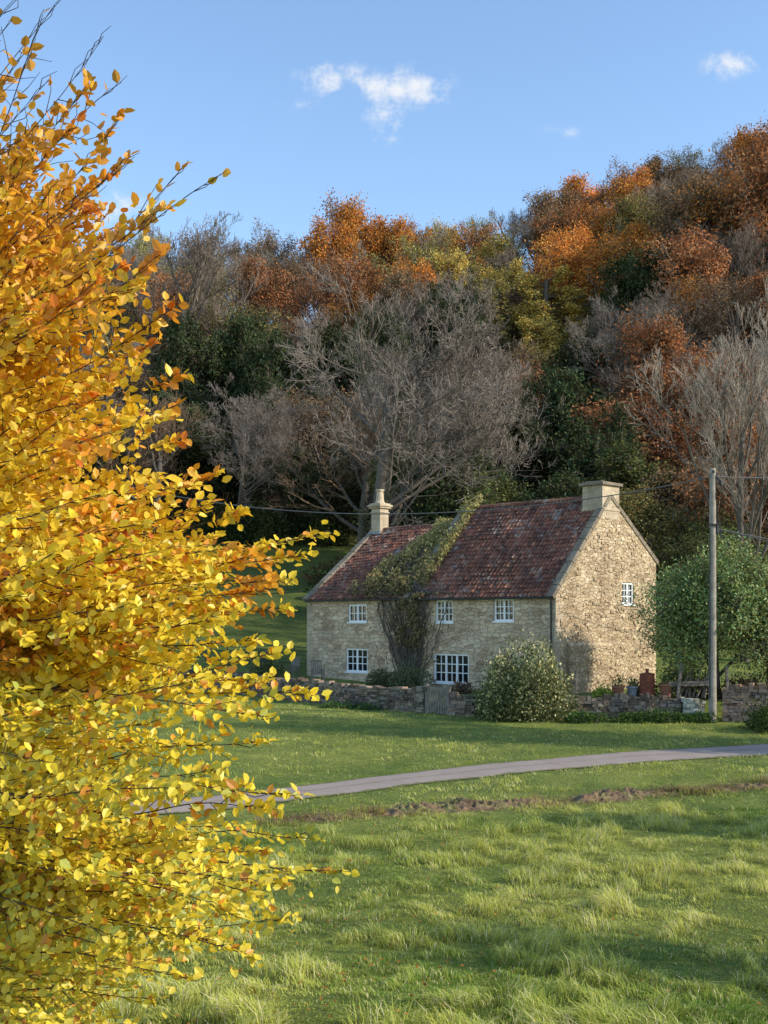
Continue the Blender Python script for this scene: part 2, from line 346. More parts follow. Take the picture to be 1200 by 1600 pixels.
for w in win:
    xa,xb_,za,zb=w[:4]; d=.16
    mb.add([(xa,0,za),(xa,0,zb),(xa,d,zb),(xa,d,za)],[(0,1,2,3)]); mb.add([(xb_,0,za),(xb_,0,zb),(xb_,d,zb),(xb_,d,za)],[(3,2,1,0)])
    mb.add([(xa,0,za),(xb_,0,za),(xb_,d,za),(xa,d,za)],[(0,1,2,3)]); mb.add([(xa,0,zb),(xb_,0,zb),(xb_,d,zb),(xa,d,zb)],[(3,2,1,0)])
mb.add([(0,DP,-1.2),(-9,DP,-1.2),(-9,DP,BZ),(0,DP,BZ)],[(0,1,2,3)]); mb.add([(-9,DP,-1.2),(-16.9,DP,-1.2),(-16.9,DP,6.0),(-9,DP,6.0)],[(0,1,2,3)])
mb.add([(-16.9,0,-1.2),(-16.9,0,EZ),(-16.9,W2Y,W2Z),(-16.9,DP,6.0),(-16.9,DP,-1.2)],[(0,1,2,3,4)])
mb.add([(-9.0,0,3),(-9.0,0,EZ),(-9.0,RY,RZ_),(-9.0,DP,BZ),(-9.0,DP,3)],[(0,1,2,3,4)])
random.seed(78)
def clear(a,z,w_,h_): return not any(w[0]-.08<a+w_ and a-w_<w[1]+.08 and w[2]-.15<z+h_ and z-h_<w[3]+.1 for w in win)
for i in range(420):
    a=random.uniform(-16.3,-.6); zc=random.uniform(-.1,4.3); w_=random.uniform(.10,.26); h_=random.uniform(.05,.10)
    if not clear(a,zc,w_,h_): continue
    p=-random.uniform(.012,.04)
    V=[(a-w_,.03,zc-h_),(a+w_,.03,zc-h_),(a+w_,.03,zc+h_),(a-w_,.03,zc+h_),(a-w_*.9,p,zc-h_*.85),(a+w_*.9,p,zc-h_*.85),(a+w_*.88,p,zc+h_*.85),(a-w_*.92,p,zc+h_*.8)]
    mb.add(V,[(4,5,6,7),(0,1,5,4),(1,2,6,5),(2,3,7,6),(3,0,4,7)])
mb.obj('wall',M_wallf,house)
gw=(5.64,6.71,4.2,5.28); mb=MB()
def gz(v): return EZ+(RZ_-EZ)*v/RY if v<=RY else RZ_+(BZ-RZ_)*(v-RY)/(DP-RY)
vb=[0,2.3,RY,gw[0],gw[1],DP]
for a_,b_ in zip(vb[:-1],vb[1:]):
    if a_==gw[0]:
        mb.add([(0,a_,-1.2),(0,b_,-1.2),(0,b_,gw[2]),(0,a_,gw[2])],[(0,1,2,3)]); mb.add([(0,a_,gw[3]),(0,b_,gw[3]),(0,b_,gz(b_)),(0,a_,gz(a_))],[(0,1,2,3)])
    else: mb.add([(0,a_,-1.2),(0,b_,-1.2),(0,b_,gz(b_)),(0,a_,gz(a_))],[(0,1,2,3)])
d=.16
mb.add([(0,gw[0],gw[2]),(0,gw[0],gw[3]),(-d,gw[0],gw[3]),(-d,gw[0],gw[2])],[(0,1,2,3)]); mb.add([(0,gw[1],gw[2]),(0,gw[1],gw[3]),(-d,gw[1],gw[3]),(-d,gw[1],gw[2])],[(3,2,1,0)])
mb.add([(0,gw[0],gw[2]),(0,gw[1],gw[2]),(-d,gw[1],gw[2]),(-d,gw[0],gw[2])],[(0,1,2,3)]); mb.add([(0,gw[0],gw[3]),(0,gw[1],gw[3]),(-d,gw[1],gw[3]),(-d,gw[0],gw[3])],[(3,2,1,0)])
mb.add([(.0,.9,2.35),(.16,.9,2.2),(.16,.9,-1.2),(0,.9,-1.2),(.0,8.4,2.35),(.16,8.4,2.2),(.16,8.4,-1.2),(0,8.4,-1.2)],[(0,1,2,3),(1,5,6,2),(0,4,5,1),(4,7,6,5)])
random.seed(77)
for i in range(480):
    a=random.uniform(.15,8.6); zc=random.uniform(-.1,9.2); w_=random.uniform(.08,.22); h_=random.uniform(.045,.10)
    if zc+h_>gz(a-w_)-.25 or zc+h_>gz(a+w_)-.25 or (gw[0]-.3<a<gw[1]+.3 and gw[2]-.2<zc<gw[3]+.15): continue
    ox=.16*(1-max(0,(zc-2.2)/.15)) if zc<2.3 and .9<a<8.4 else 0
    if 2.1<zc<2.5: continue
    p=random.uniform(.015,.055); j=lambda:random.uniform(-.02,.02)
    V=[(ox-.05,a-w_,zc-h_),(ox-.05,a+w_,zc-h_),(ox-.05,a+w_,zc+h_),(ox-.05,a-w_,zc+h_),(ox+p+j()*.5,a-w_*.85+j(),zc-h_*.8+j()),(ox+p+j()*.5,a+w_*.85+j(),zc-h_*.8+j()),(ox+p+j()*.5,a+w_*.85+j(),zc+h_*.8+j()),(ox+p+j()*.5,a-w_*.85+j(),zc+h_*.8+j())]
    mb.add(V,[(4,5,6,7),(0,1,5,4),(1,2,6,5),(2,3,7,6),(3,0,4,7)])
o=mb.obj('gable_wall',M_wallg,house); o['label']='sunlit gable wall of rough rubble stone'
def window(x0,x1,z0,z1,nl,nc,nr,gable=False):
    T=(lambda x,y,z:(-y,x,z)) if gable else (lambda x,y,z:(x,y,z))
    gm=MB(); gm.add([T(x0,.12,z0),T(x1,.12,z0),T(x1,.12,z1),T(x0,.12,z1)],[(0,1,2,3)])
    w=gm.obj('window',M_glass,house)
    fm=MB()
    def bx(a,b,c,d,e=.05,f=.115):
        p=T(a,e,c);q=T(b,f,d); fm.box(min(p[0],q[0]),max(p[0],q[0]),min(p[1],q[1]),max(p[1],q[1]),min(p[2],q[2]),max(p[2],q[2]))
    ft=.085
    bx(x0,x1,z0,z0+ft);bx(x0,x1,z1-ft,z1);bx(x0,x0+ft,z0+ft,z1-ft);bx(x1-ft,x1,z0+ft,z1-ft)
    lw=(x1-x0-2*ft)/nl
    for k in range(nl):
        a=x0+ft+k*lw; b=a+lw
        if k: bx(a-.05,a+.05,z0+ft,z1-ft,.045,.112)
        for i in range(1,nc): bx(a+lw*i/nc-.02,a+lw*i/nc+.02,z0+ft,z1-ft,.075,.110)
        for j in range(1,nr): bx(a,b,z0+ft+(z1-z0-2*ft)*j/nr-.02,z0+ft+(z1-z0-2*ft)*j/nr+.02,.078,.111)
    fr=fm.obj('frame',M_white,w)
    sm=MB(); p=T(x0-.05,-.06,z0-.07);q=T(x1+.05,.11,z0-.002)
    sm.box(min(p[0],q[0]),max(p[0],q[0]),min(p[1],q[1]),max(p[1],q[1]),p[2],q[2]); sm.obj('sill',M_white,w)
for w in win: window(*w)
window(gw[0],gw[1],gw[2],gw[3],2,2,3,True)
def pantiles(name,x0,x1,ya,za,yb_,zb,parent=house):
    nc=int(round((x1-x0)/.235)); L=math.hypot(yb_-ya,zb-za); nr=int(round(L/.30)); K=6
    sd=np.array([0,yb_-ya,zb-za])/L; nn=np.array([0,-(zb-za),(yb_-ya)])/L
    if nn[2]<0: nn=-nn
    cols=np.arange(nc*K+1)/K; prof=.05*np.sin(2*np.pi*cols)+.02*np.sin(4*np.pi*cols+.6)
    X=x0+(x1-x0)*cols/nc; V=[];UV=[]
    jit=rng.normal(0,.012,(nr,nc+1))
    for r in range(nr):
        for (t,o_,vv) in((r,.045,.02),(r+1.12,.0,.98)):
            pt=np.stack([X,np.full_like(X,ya),np.full_like(X,za)],1)+sd*(t*L/nr)+nn*(prof+o_+jit[r][np.minimum(cols.astype(int),nc)]+.07*np.sin(X*.9+1)*math.sin(t/nr*3.1))[:,None]
            V.append(pt); UV.append(np.stack([cols*.9999,np.full_like(cols,r+vv)],1))
    V=np.concatenate(V);UV=np.concatenate(UV);m=len(cols)
    Fc=[(i*m+j,i*m+j+1,(i+1)*m+j+1,(i+1)*m+j) for i in range(2*nr-1) for j in range(m-1)]
    return np_mesh(name,V,Fc,M_roof,uv=UV,parent=parent)
def ex(y0,z0,y1,z1,e):
    s=(z1-z0)/(y1-y0); return y0-e,z0-e*s
e0=ex(0,EZ,RY,RZ_,.18); o=pantiles('roof',-8.98,-.34,e0[0],e0[1]+.06,RY,RZ_+.06); o['label']='steep dark red pantile roof patched with pale lichen'
r1=pantiles('roof',-8.98,-.34,DP+.18,BZ-.1,RY,RZ_+.06)
e1=ex(0,EZ,W2Y,W2Z,.18); o=pantiles('roof',-16.6,-9.05,e1[0],e1[1]+.04,W2Y,W2Z+.04); o['label']='lower dark red pantile roof over the wing'
pantiles('roof',-16.6,-9.05,DP+.18,6.0-.08,W2Y,W2Z+.04)
for (x0,x1,yy,zz) in((-8.9,-1.2,RY,RZ_+.06),(-16.0,-9.1,W2Y,W2Z+.04)):
    rd=MB(); nseg=int((x1-x0)/.42)
    for i in range(nseg):
        a=x0+(x1-x0)*i/nseg; b=x0+(x1-x0)*(i+1)/nseg-.01; jz=random.uniform(-.01,.015)
        pr=[(math.cos(t)*.15,math.sin(t)*.13-.02+jz) for t in np.linspace(-.3,math.pi+.3,8)]
        V=[(a,yy+p,zz+q) for p,q in pr]+[(b,yy+p,zz+q) for p,q in pr]
        rd.add(V,[(k,k+8,k+9,k+1) for k in range(7)]+[tuple(range(8)),tuple(range(15,7,-1))])
    rd.obj('ridge_tiles',M_roof,house)
def slab(cp,x0,x1,ya,za,yb_,zb,lo,th):
    L=math.hypot(yb_-ya,zb-za); ny_,nz_=-(zb-za)/L,(yb_-ya)/L
    if nz_<0: ny_,nz_=-ny_,-nz_
    ns=max(2,int(L/.75))
    for i in range(ns):
        t0,t1=i/ns,(i+1)/ns-.006; j=random.uniform(-.012,.012)
        V=[]
        for t in(t0,t1):
            yy,zz=ya+(yb_-ya)*t,za+(zb-za)*t
            for xx,hh in((x0,lo),(x1,lo),(x1,th+j),(x0,th+j)): V.append((xx,yy+ny_*hh,zz+nz_*hh))
        cp.add(V,[(0,1,2,3),(7,6,5,4),(0,4,5,1),(1,5,6,2),(2,6,7,3),(3,7,4,0)])
for q in(((-.36,.05,-.2,EZ-.2*(RZ_-EZ)/RY,RY,RZ_,-.05,.17),(-.36,.05,DP+.15,BZ-.1,RY,RZ_,-.05,.17)),
 ((-9.25,-8.9,-.2,EZ-.2,RY,RZ_+.05,-.3,.24),(-9.25,-8.9,DP+.15,BZ-.1,RY,RZ_+.05,-.3,.24)),
 ((-16.98,-16.58,-.2,EZ-.15,W2Y,W2Z,-.05,.16),(-16.98,-16.58,DP+.15,5.9,W2Y,W2Z,-.05,.16))):
    cp=MB(); slab(cp,*q[0]); slab(cp,*q[1]); cp.obj('coping',M_cope,house,.015)
ch=MB(); ch.box(-1.15,.0,3.88,5.38,8.3,9.98,.012); ch.box(-1.19,.04,3.84,5.42,8.75,8.9,.01); o=ch.obj('chimney',M_ashlar,house,.02); o['label']='broad low stone chimney stack with slab cap'
c2=MB(); c2.box(-1.3,.13,3.74,5.52,9.981,10.13,.01); c2.box(-1.05,-.1,3.95,5.3,10.131,10.2,.01); c2.obj('chimney_cap',M_cope,o,.02)
ch=MB(); cx,cy=-16.42,5.4; ch.box(cx-.36,cx+.36,cy-.36,cy+.36,8.2,10.0); ch.box(cx-.42,cx+.42,cy-.42,cy+.42,8.62,8.74)
for k,(h0,h1,q) in enumerate(((9.72,9.80,.41),(10.0,10.1,.48),(10.1,10.22,.54),(10.22,10.30,.44))): ch.box(cx-q,cx+q,cy-q,cy+q,h0+.001*k,h1)
o=ch.obj('chimney',M_ashlar,house,.015); o['label']='tall square ashlar chimney with moulded cap and pot'
pt=MB(); pt.cyl(cx,cy,[(.31,10.3),(.29,10.38),(.24,10.45),(.2,10.95),(.2,11.0),(.25,11.05),(.25,11.14),(.15,11.14),(.15,10.9)],16); pt.obj('chimney_pot',M_pot,o,smooth=False)
fl_=MB(); fl_.box(cx-.45,cx+.45,cy-.5,cy+.5,8.45,8.62); fl_.obj('lead_flashing',M_lead,house,.01)
gt=MB(); gt.obox((-8.85,-.24,EZ-.16),(-.02,-.24,EZ-.17),.11,.09); gt.obox((-.2,-.09,EZ-.2),(-.2,-.09,.1),.06,.06); gt.obj('gutter',M_dark,house,.01)
gt=MB(); gt.obox((-16.8,-.22,EZ-.14),(-9.3,-.22,EZ-.14),.1,.08); gt.obj('gutter',M_dark,house,.01)
for side in(0,1):
    q=MB(); z=-.1;i=0
    while z<4.4:
        h=random.uniform(.24,.32); a,b=(.5,.3) if i%2 else (.28,.55)
        if side: q.box(-a,.014,-.014,b,z,z+h-.02,.004)
        else: q.box(-16.9-.014,-16.9+b,-.012,.3,z,z+h-.02,.004)
        z+=h;i+=1
    q.obj('quoin_stones',M_ashlar,house,.012)
# ------------------------------------------------------------------ trees
def rv(): 
    v=Vector((random.gauss(0,1),random.gauss(0,1),random.gauss(0,1))); return v.normalized()
def skel(seed,H,R,maxlev,nb,f0=.3,ang=(30,60),up=.12,wig=.18,ratio=(.5,.75),r0=.028,lead=.75,cr=.55):
    random.seed(seed); S=[];tips=[]
    def grow(p,d,L,r,lev):
        ns=6 if lev==0 else 4 if lev==1 else 3 if lev<4 else 2
        pts=[(p,r,d)]; 
        for i in range(ns):
            d=(d+rv()*wig*(.35 if lev==0 else 1)+Vector((0,0,up if lev else .15))).normalized(); p2=p+d*(L/ns); r2=max(r*(1-(.62/ns)),.0003)
            S.append((p,p2,r,r2,lev)); p=p2;r=r2; pts.append((p,r,d))
        if lev<maxlev:
            m=nb[min(lev,len(nb)-1)]
            for k in range(m):
                t=(f0 if lev==0 else .22)+(1-(f0 if lev==0 else .22))*((k+random.random()*.9)/m); t=min(t,.999)
                f=t*ns; i=int(f); a=pts[i];b=pts[i+1]; q=a[0].lerp(b[0],f-i); dd=b[2]
                pr=dd.cross(rv()).normalized(); an=math.radians(random.uniform(*ang))
                nd_=(dd*math.cos(an)+pr*math.sin(an)).normalized()
                L2=L*random.uniform(*ratio)*(1.2-.55*t if lev==0 else 1.05-.35*t)
                grow(q,nd_,L2,max(b[1]*cr,.0003),lev+1)
        else: tips.append((p,d))
    grow(Vector((0,0,-.02)),Vector((random.uniform(-.08,.08),random.uniform(-.08,.08),1)).normalized(),lead,r0,0)
    P0=np.array([s[0] for s in S]);P1=np.array([s[1] for s in S]);r_0=np.array([s[2] for s in S]);r_1=np.array([s[3] for s in S]);lv=np.array([s[4] for s in S])
    T=np.array([t[0] for t in tips]);TD=np.array([t[1] for t in tips])
    kz=H/np.percentile(P1[:,2],99.7); kr=R/np.percentile(np.hypot(P1[:,0],P1[:,1]),96); K=np.array([kr,kr,kz])
    return P0*K,P1*K,r_0*H,r_1*H,lv,T*K,unit(TD*K)
M_bark2,nt=newmat('twig_wood'); a_=nd(nt,'ShaderNodeAttribute',attribute_name='Col').outputs['Color']
df=nd(nt,'ShaderNodeBsdfDiffuse',{'Color':a_}); nd(nt,'ShaderNodeOutputMaterial',{'Surface':df.outputs[0]})
def tree_meshes(name,sk,leafn,leafL,leafW,jit,twigmin,split=2,tcol=(.16,.13,.11),droop=0,leafmat_=None):
    P0,P1,r0,r1,lv,T,TD=sk
    a=lv<split; V,Fc=tubes(P0[a],P1[a],np.maximum(r0[a],twigmin),np.maximum(r1[a],twigmin),6)
    tr=np_mesh(name+'_t',V,Fc,M_bark,smooth=True)
    b=~a; V1,F1=tubes(P0[b],P1[b],np.maximum(r0[b],twigmin),np.maximum(r1[b],twigmin*.8),3)
    parts=[(V1,F1)]; nc=np.tile(np.array(tcol),(len(V1),1))*np.repeat(rng.uniform(.6,1.2,len(F1)//3),6)[:,None]; mi=[0]*len(F1)
    if leafn:
        src=T; n=int(len(src)*leafn); id_=rng.integers(0,len(src),n)
        big=P1[lv>=lv.max()-1]; id2=rng.integers(0,len(big),n//2)
        pos=np.concatenate([src[id_],big[id2]])+rng.normal(0,jit,(n+n//2,3)); m=len(pos)
        cen=np.array([0,0,pos[:,2].mean()]); out=unit(pos-cen)
        d=unit(rng.normal(0,1,(m,3))+np.array([0,0,-droop])); nr=unit(out*.8+rng.normal(0,.7,(m,3))+np.array([0,0,.5]))
        V2,F2=kites(pos,d,nr,leafL*rng.uniform(.6,1.3,m),leafW*rng.uniform(.6,1.3,m))
        cl=vn(pos[:,0]+pos[:,2]*.7,pos[:,1]+pos[:,2]*.3,leafL*5,40); br=(.45+.9*cl)*rng.uniform(.7,1.3,m)
        hue=rng.normal(0,.12,m); c=np.stack([br*(1+hue),br*(1-hue*.3),br*(1-hue)],1)
        parts.append((V2,F2)); nc=np.concatenate([nc,np.repeat(c,4,0)]); mi+= [1]*len(F2)
    V,Fc=merge(parts); cr_=np_mesh(name+'_c',V,Fc,[M_bark2,leafmat_ or M_leaf],nc,mi)
    mt,mc=tr.data,cr_.data; bpy.data.objects.remove(tr);bpy.data.objects.remove(cr_); return mt,mc
PR={}
for i in range(3): PR['bare',i]=tree_meshes('bare%d'%i,skel(100+i,16,5.5,5,[10,6,4,4,3],.25,(25,55),.16),0,0,0,0,.017,tcol=[(.22,.175,.14),(.28,.235,.19),(.22,.15,.10)][i])
for i in range(2): PR['thin',i]=tree_meshes('thin%d'%i,skel(120+i,16,5.5,4,[9,6,4,4],.25,(30,60),.14),3.0,.27,.19,.38,.021,tcol=(.19,.15,.115))
for i in range(4): PR['broad',i]=tree_meshes('broad%d'%i,skel(140+i,15,5.6,4,[10,6,4,3],.22,(35,70),.10),10.5,.32,.23,.48,.035,tcol=(.19,.15,.115))
for i in range(2): PR['dark',i]=tree_meshes('dark%d'%i,skel(160+i,12,4.6,4,[14,6,4,3],.10,(50,80),.05),11,.33,.22,.35,.03,droop=.3)
for i in range(2): PR['larch',i]=tree_meshes('larch%d'%i,skel(180+i,17,4.0,3,[30,8,4],.12,(60,85),.09,.12,(.3,.42)),9,.34,.18,.30,.02,droop=.4)
INFO={'bare':('bare grey broadleaf tree on the wooded hillside','woodland_tree'),'thin':('sparse leaved autumn tree on the wooded hillside','woodland_tree'),
 'broad':('autumn broadleaf tree in full colour on the hillside','woodland_tree'),'dark':('dense dark evergreen tree among the hillside wood','evergreen_tree'),
 'larch':('golden larch tree with feathery boughs on the hillside','larch_tree')}
def put(kind,v,x,y,H,R,color,label=None,name=None,group='woodland trees on the hillside'):
    mt,mc=PR[kind,v]; h0={'bare':16,'thin':16,'broad':15,'dark':12,'larch':17}.get(kind,1); w0={'bare':5.5,'thin':5.5,'broad':5.6,'dark':4.6,'larch':4.0}.get(kind,1)
    e=thing(name or INFO[kind][1],label or INFO[kind][0],'tree',(x,y,float(hgt(x,y))-.2),random.uniform(0,6.28),group)
    e.scale=(R/w0,R/w0,H/h0)
    for nm,me in(('trunk',mt),('crown',mc)):
        o=bpy.data.objects.new(nm,me); COL.objects.link(o); o.parent=e; o.color=(*color,1)
    return e
OR=(.54,.23,.055);RU=(.34,.155,.07);GO=(.56,.42,.11);OL=(.24,.20,.07);DG=(.05,.065,.028);YG=(.38,.35,.11);BR=(.26,.165,.09);MG=(.11,.12,.042)
placed=[]
def hero(kind,v,ix,D,ytop,R,color,**k):
    x=(ix-600)/F*D; zt=CZ+(HOR-ytop)/F*D; H=zt-float(hgt(x,D)); placed.append((x,D,R*.55)); return put(kind,v,x,D,H,R,color,**k)
PR['big',0]=tree_meshes('bigbare',skel(207,1,.44,6,[13,6,4,4,4,3],.16,(28,62),.10,.20,r0=.021,cr=.5),0,0,0,0,.00062,split=3,tcol=(.23,.19,.16))
PR['big',1]=tree_meshes('bigpale',skel(215,1,.30,6,[11,5,4,4,3,3],.18,(20,45),.2,.15,r0=.017,cr=.5),0,0,0,0,.0006,split=3,tcol=(.36,.30,.235))
def heroU(v,ix,D,ytop,R,label):
    x=(ix-600)/F*D; zt=CZ+(HOR-ytop)/F*D; H=zt-float(hgt(x,D)); placed.append((x,D,R*.5))
    mt,mc=PR['big',v]; e=thing('bare_tree',label,'tree',(x,D,float(hgt(x,D))-.2),.6); k=R/(.44 if v==0 else .30); e.scale=(k,k,H)
    for nm,me in(('trunk',mt),('crown',mc)):
        o=bpy.data.objects.new(nm,me); COL.objects.link(o); o.parent=e; o.color=(1,1,1,1)
heroU(0,580,86,430,12.0,'large spreading bare grey tree standing behind the cottage')
heroU(1,1165,70,425,5.6,'tall pale bare tree with upright branches behind the apple tree')
heroU(0,372,104,600,6.0,'bare tree with dark trunk at the woodland edge')
heroU(1,735,98,540,6,'bare tree with upright twigs behind the cottage')
heroU(0,960,120,470,8,'bare spreading tree among the hillside wood')
hero('bare',0,290,146,335,9,(1,1,1),label='bare tree with ivy clad trunk on the hillside',name='ivy_clad_tree')
hero('dark',0,283,143,495,2.6,(.04,.055,.02),label='dark ivy growing thick around a bare tree trunk',name='ivy_growth')
for ix,D,yt,R in((855,150,425,5),(785,160,412,4.5),(905,146,480,4.5),(700,165,395,4),(830,140,500,4)): hero('larch',random.randrange(2),ix,D,yt,R,GO)
for ix,D,yt,R in((870,112,570,4.6),(815,104,640,4.2),(930,100,640,4.6),(700,90,690,4.5),(640,93,700,4),(760,88,735,4),(1000,92,700,4.5),(440,108,690,4),(500,104,720,4),(310,112,660,5),(260,120,610,5),(860,86,740,4)):
    f=random.uniform(.7,1.5); hero('dark',random.randrange(2),ix,D,yt,R,tuple(np.array(random.choice([DG,DG,MG]))*f))
for ix,D,yt,R,c in((1040,118,500,6,RU),(1110,108,560,6,RU),(1160,96,650,5,RU),(1060,88,720,5,BR),(1010,84,760,4,OL),(1190,82,700,5,RU),(1120,78,800,4,MG),(560,196,315,6,OR),(520,186,340,6,OR),(610,190,335,6,OR),(880,180,318,7,RU),(1165,150,262,7,OR),(1100,152,275,7,BR),(1210,145,215,7,RU),(405,165,410,5,RU),(1015,165,300,5,OL),(545,160,400,6,RU),(620,150,420,5.5,BR)): hero('broad',random.randrange(4),ix,D,yt,R,c)
random.seed(5); cnt=0; tries=0
W1=(1,1,1)
def choose(ix,Y):
    r=random.random()
    if ix<480:
        if Y>165: return ('bare',W1) if r<.55 else ('thin',OL) if r<.75 else ('thin',BR) if r<.92 else('thin',YG)
        if Y>130: return ('bare',W1) if r<.5 else ('thin',RU) if r<.66 else ('broad',RU) if r<.76 else('thin',OL)
        return ('dark',DG) if r<.2 else ('bare',W1) if r<.75 else ('thin',BR)
    if ix<660:
        if Y>150: return ('broad',OR) if r<.3 else ('thin',RU) if r<.45 else('bare',W1) if r<.8 else ('thin',YG)
        return ('bare',W1) if r<.7 else ('dark',DG) if r<.8 else('thin',BR)
    if ix<820:
        if Y>160: return ('thin',YG) if r<.35 else ('bare',W1) if r<.7 else ('broad',GO) if r<.8 else('thin',OR)
        return ('bare',W1) if r<.55 else ('dark',DG) if r<.64 else ('dark',MG) if r<.72 else ('larch',OL) if r<.87 else('thin',BR)
    if Y>140: return ('broad',OR) if r<.24 else ('broad',BR) if r<.36 else ('bare',W1) if r<.66 else ('thin',RU) if r<.86 else('thin',OL)
    return ('broad',RU) if r<.16 else ('dark',DG) if r<.27 else ('thin',OR) if r<.45 else ('thin',BR) if r<.6 else('bare',W1)
while cnt<215 and tries<9000:
    tries+=1; Y=math.sqrt(random.uniform(84**2,214**2)); rr=random.uniform(-.38,.40); X=rr*Y; ix=600+F*rr
    if Y<(103 if rr<-.03 else 84): continue
    if any((X-a)**2+(Y-b)**2<(4.6+r*.35)**2 for a,b,r in placed): continue
    k,c=choose(ix,Y); placed.append((X,Y,3.2)); cnt+=1; f=random.uniform(.7,1.3); c=tuple(q*f for q in c)
    v=random.randrange({'bare':3,'thin':2,'broad':4,'dark':2,'larch':2}[k])
    put(k,v,X,Y,random.uniform(11,16.5)*(1 if Y>120 else .85),random.uniform(4.6,6.6)*(.8 if k in('larch','dark') else 1),c)
for kd,X,Y,H,R in(('broad',20.5,23.5,9.0,2.4),('broad',33,44.5,9.5,3.0),('thin',28,39.5,20,4),('thin',15,12.5,8,2.2),('broad',34,36.0,19,2.4)):
    put(kd,random.randrange(2),X,Y,H,R,OR,label='autumn tree with thinning leaves beside the meadow',name='meadow_tree',group='trees beside the meadow')
# ------------------------------------------------------------------ shrubs
def blob_shrub(name,label,x,y,rx,ry,h,n,L,col,col2=None,seed=0,cat='shrub',z0=None,group=None):
    e=thing(name,label,cat,(x,y,float(hgt(x,y)) if z0 is None else z0),group=group)
    r=np.random.default_rng(seed); nb=14; P0=[];P1=[];a_=[];b_=[]
    cs=r.normal(0,1,(nb,3)); cs=unit(cs)*r.uniform(.35,.72,(nb,1)); cs[:,2]=np.abs(cs[:,2]); rad=r.uniform(.28,.5,nb)
    k=r.integers(0,nb,n); d=unit(r.normal(0,1,(n,3))); rr=rad[k]*(r.uniform(.5,1.0,n)**.4)*r.uniform(.85,1.25,n)
    p=cs[k]+d*rr[:,None]; p[:,2]=np.abs(p[:,2])*.95; S=np.array([rx,ry,h/1.15]); p=p*S
    dd=unit(d+r.normal(0,.6,(n,3))+np.array([0,0,.35])); nr=unit(d+r.normal(0,.6,(n,3)))
    V,Fc=kites(p,dd,nr,L*r.uniform(.6,1.3,n),L*.6*r.uniform(.7,1.3,n))
    c=np.array(col)*r.uniform(.55,1.4,(n,1))
    if col2 is not None: w=r.random(n)<.42*(p[:,2]/h+.35); c=np.where(w[:,None],np.array(col2)*r.uniform(.7,1.2,(n,1)),c)
    np_mesh('foliage',V,Fc,M_shine if col2 is not None else M_leaf,np.repeat(c,4,0),parent=e)
    for q in range(40):
        t=cs[q%nb]*S*r.uniform(.7,1.2); m=t*.5+r.normal(0,.08,3); o_=r.normal(0,.12,3)*np.array([1,1,0])
        P0+= [o_,m];P1+=[m,t];a_+=[.03,.018];b_+=[.018,.006]
    V,Fc=tubes(P0,P1,a_,b_,4); np_mesh('stem',V,Fc,M_bark,parent=e); return e
p=P(822,1112,49.2)
blob_shrub('variegated_shrub','rounded yellow edged evergreen shrub against the garden wall',p[0],48.9,2.05,1.5,4.9,16000,.14,(.14,.16,.055),(.68,.60,.27),1,z0=-.75)
def bs(ix,D,rx,h,col,L,n,nm,lb,seed,col2=None,z0=None,gp=None): return blob_shrub(nm,lb,(ix-600)/F*D,D,rx,rx*.8,h,n,L,tuple(q*1.6 for q in col),col2,seed,z0=z0,group=gp)
bs(640,56.3,1.3,1.5,(.09,.10,.05),.12,2600,'garden_bush','low grey green bush under the climbing plant',2)
bs(600,58.5,1.1,1.1,(.08,.085,.04),.12,1800,'garden_bush','low grey green bush under the climbing plant',22)
bs(722,53.8,.6,.8,(.10,.07,.045),.12,700,'garden_bush','small brownish bush below the cottage window',23)
bs(945,50.4,.55,.8,(.22,.26,.05),.12,900,'garden_plant','bright yellow green plant behind the garden wall',3)
bs(1075,52,1.7,1.7,(.07,.08,.03),.14,2500,'garden_bush','tangled green bush beneath the apple tree',4)
bs(1170,50.5,1.6,1.6,(.10,.07,.04),.14,2500,'garden_bush','tangled brown bush beneath the apple tree',5)
bs(1010,51.6,.8,1.1,(.08,.085,.04),.12,1200,'garden_bush','small tangled bush behind the garden wall',6)
bs(425,62,1.5,1.5,(.07,.08,.03),.14,1800,'garden_bush','straggly garden bush beside the iron fence',7)
for i,ix in enumerate((985,1010,1040,1068,1095,905,930)):
    bs(ix,48.2-.1*(i%3),.75,.45+.12*(i%3),(.05,.085,.022),.11,900,'nettle_clump','low green nettles at the foot of the wall',30+i,gp='nettles along the wall')
for i,ix in enumerate((545,575,520)): bs(ix,54.3-(ix-520)*.02,.7,.35,(.06,.10,.03),.1,600,'nettle_clump','low green nettles at the foot of the wall',50+i,gp='nettles along the wall')
bs(1205,45.5,1.5,1.5,(.05,.07,.02),.12,3000,'bramble_bush','dark bramble bush at the end of the wall',9)
random.seed(9)
for i in range(34):
    ix=random.uniform(240,1290); D=random.uniform(80,90) if ix>520 else random.uniform(101,108)
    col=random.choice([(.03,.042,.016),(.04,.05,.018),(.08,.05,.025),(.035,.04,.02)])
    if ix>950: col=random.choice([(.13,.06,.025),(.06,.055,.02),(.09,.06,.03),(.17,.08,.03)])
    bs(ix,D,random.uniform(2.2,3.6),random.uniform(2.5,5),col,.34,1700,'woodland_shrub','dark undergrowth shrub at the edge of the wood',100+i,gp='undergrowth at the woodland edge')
def custom_tree(name,label,x,y,z,sk,leafn,L,W,jit,tw,color,split=2,**k):
    mt,mc=tree_meshes(name,sk,leafn,L,W,jit,tw,split,leafmat_=M_shine,**k); e=thing(name,label,'tree',(x,y,z))
    for nm,me in(('trunk',mt),('crown',mc)):
        o=bpy.data.objects.new(nm,me); COL.objects.link(o); o.parent=e; o.color=(*color,1)
    return e
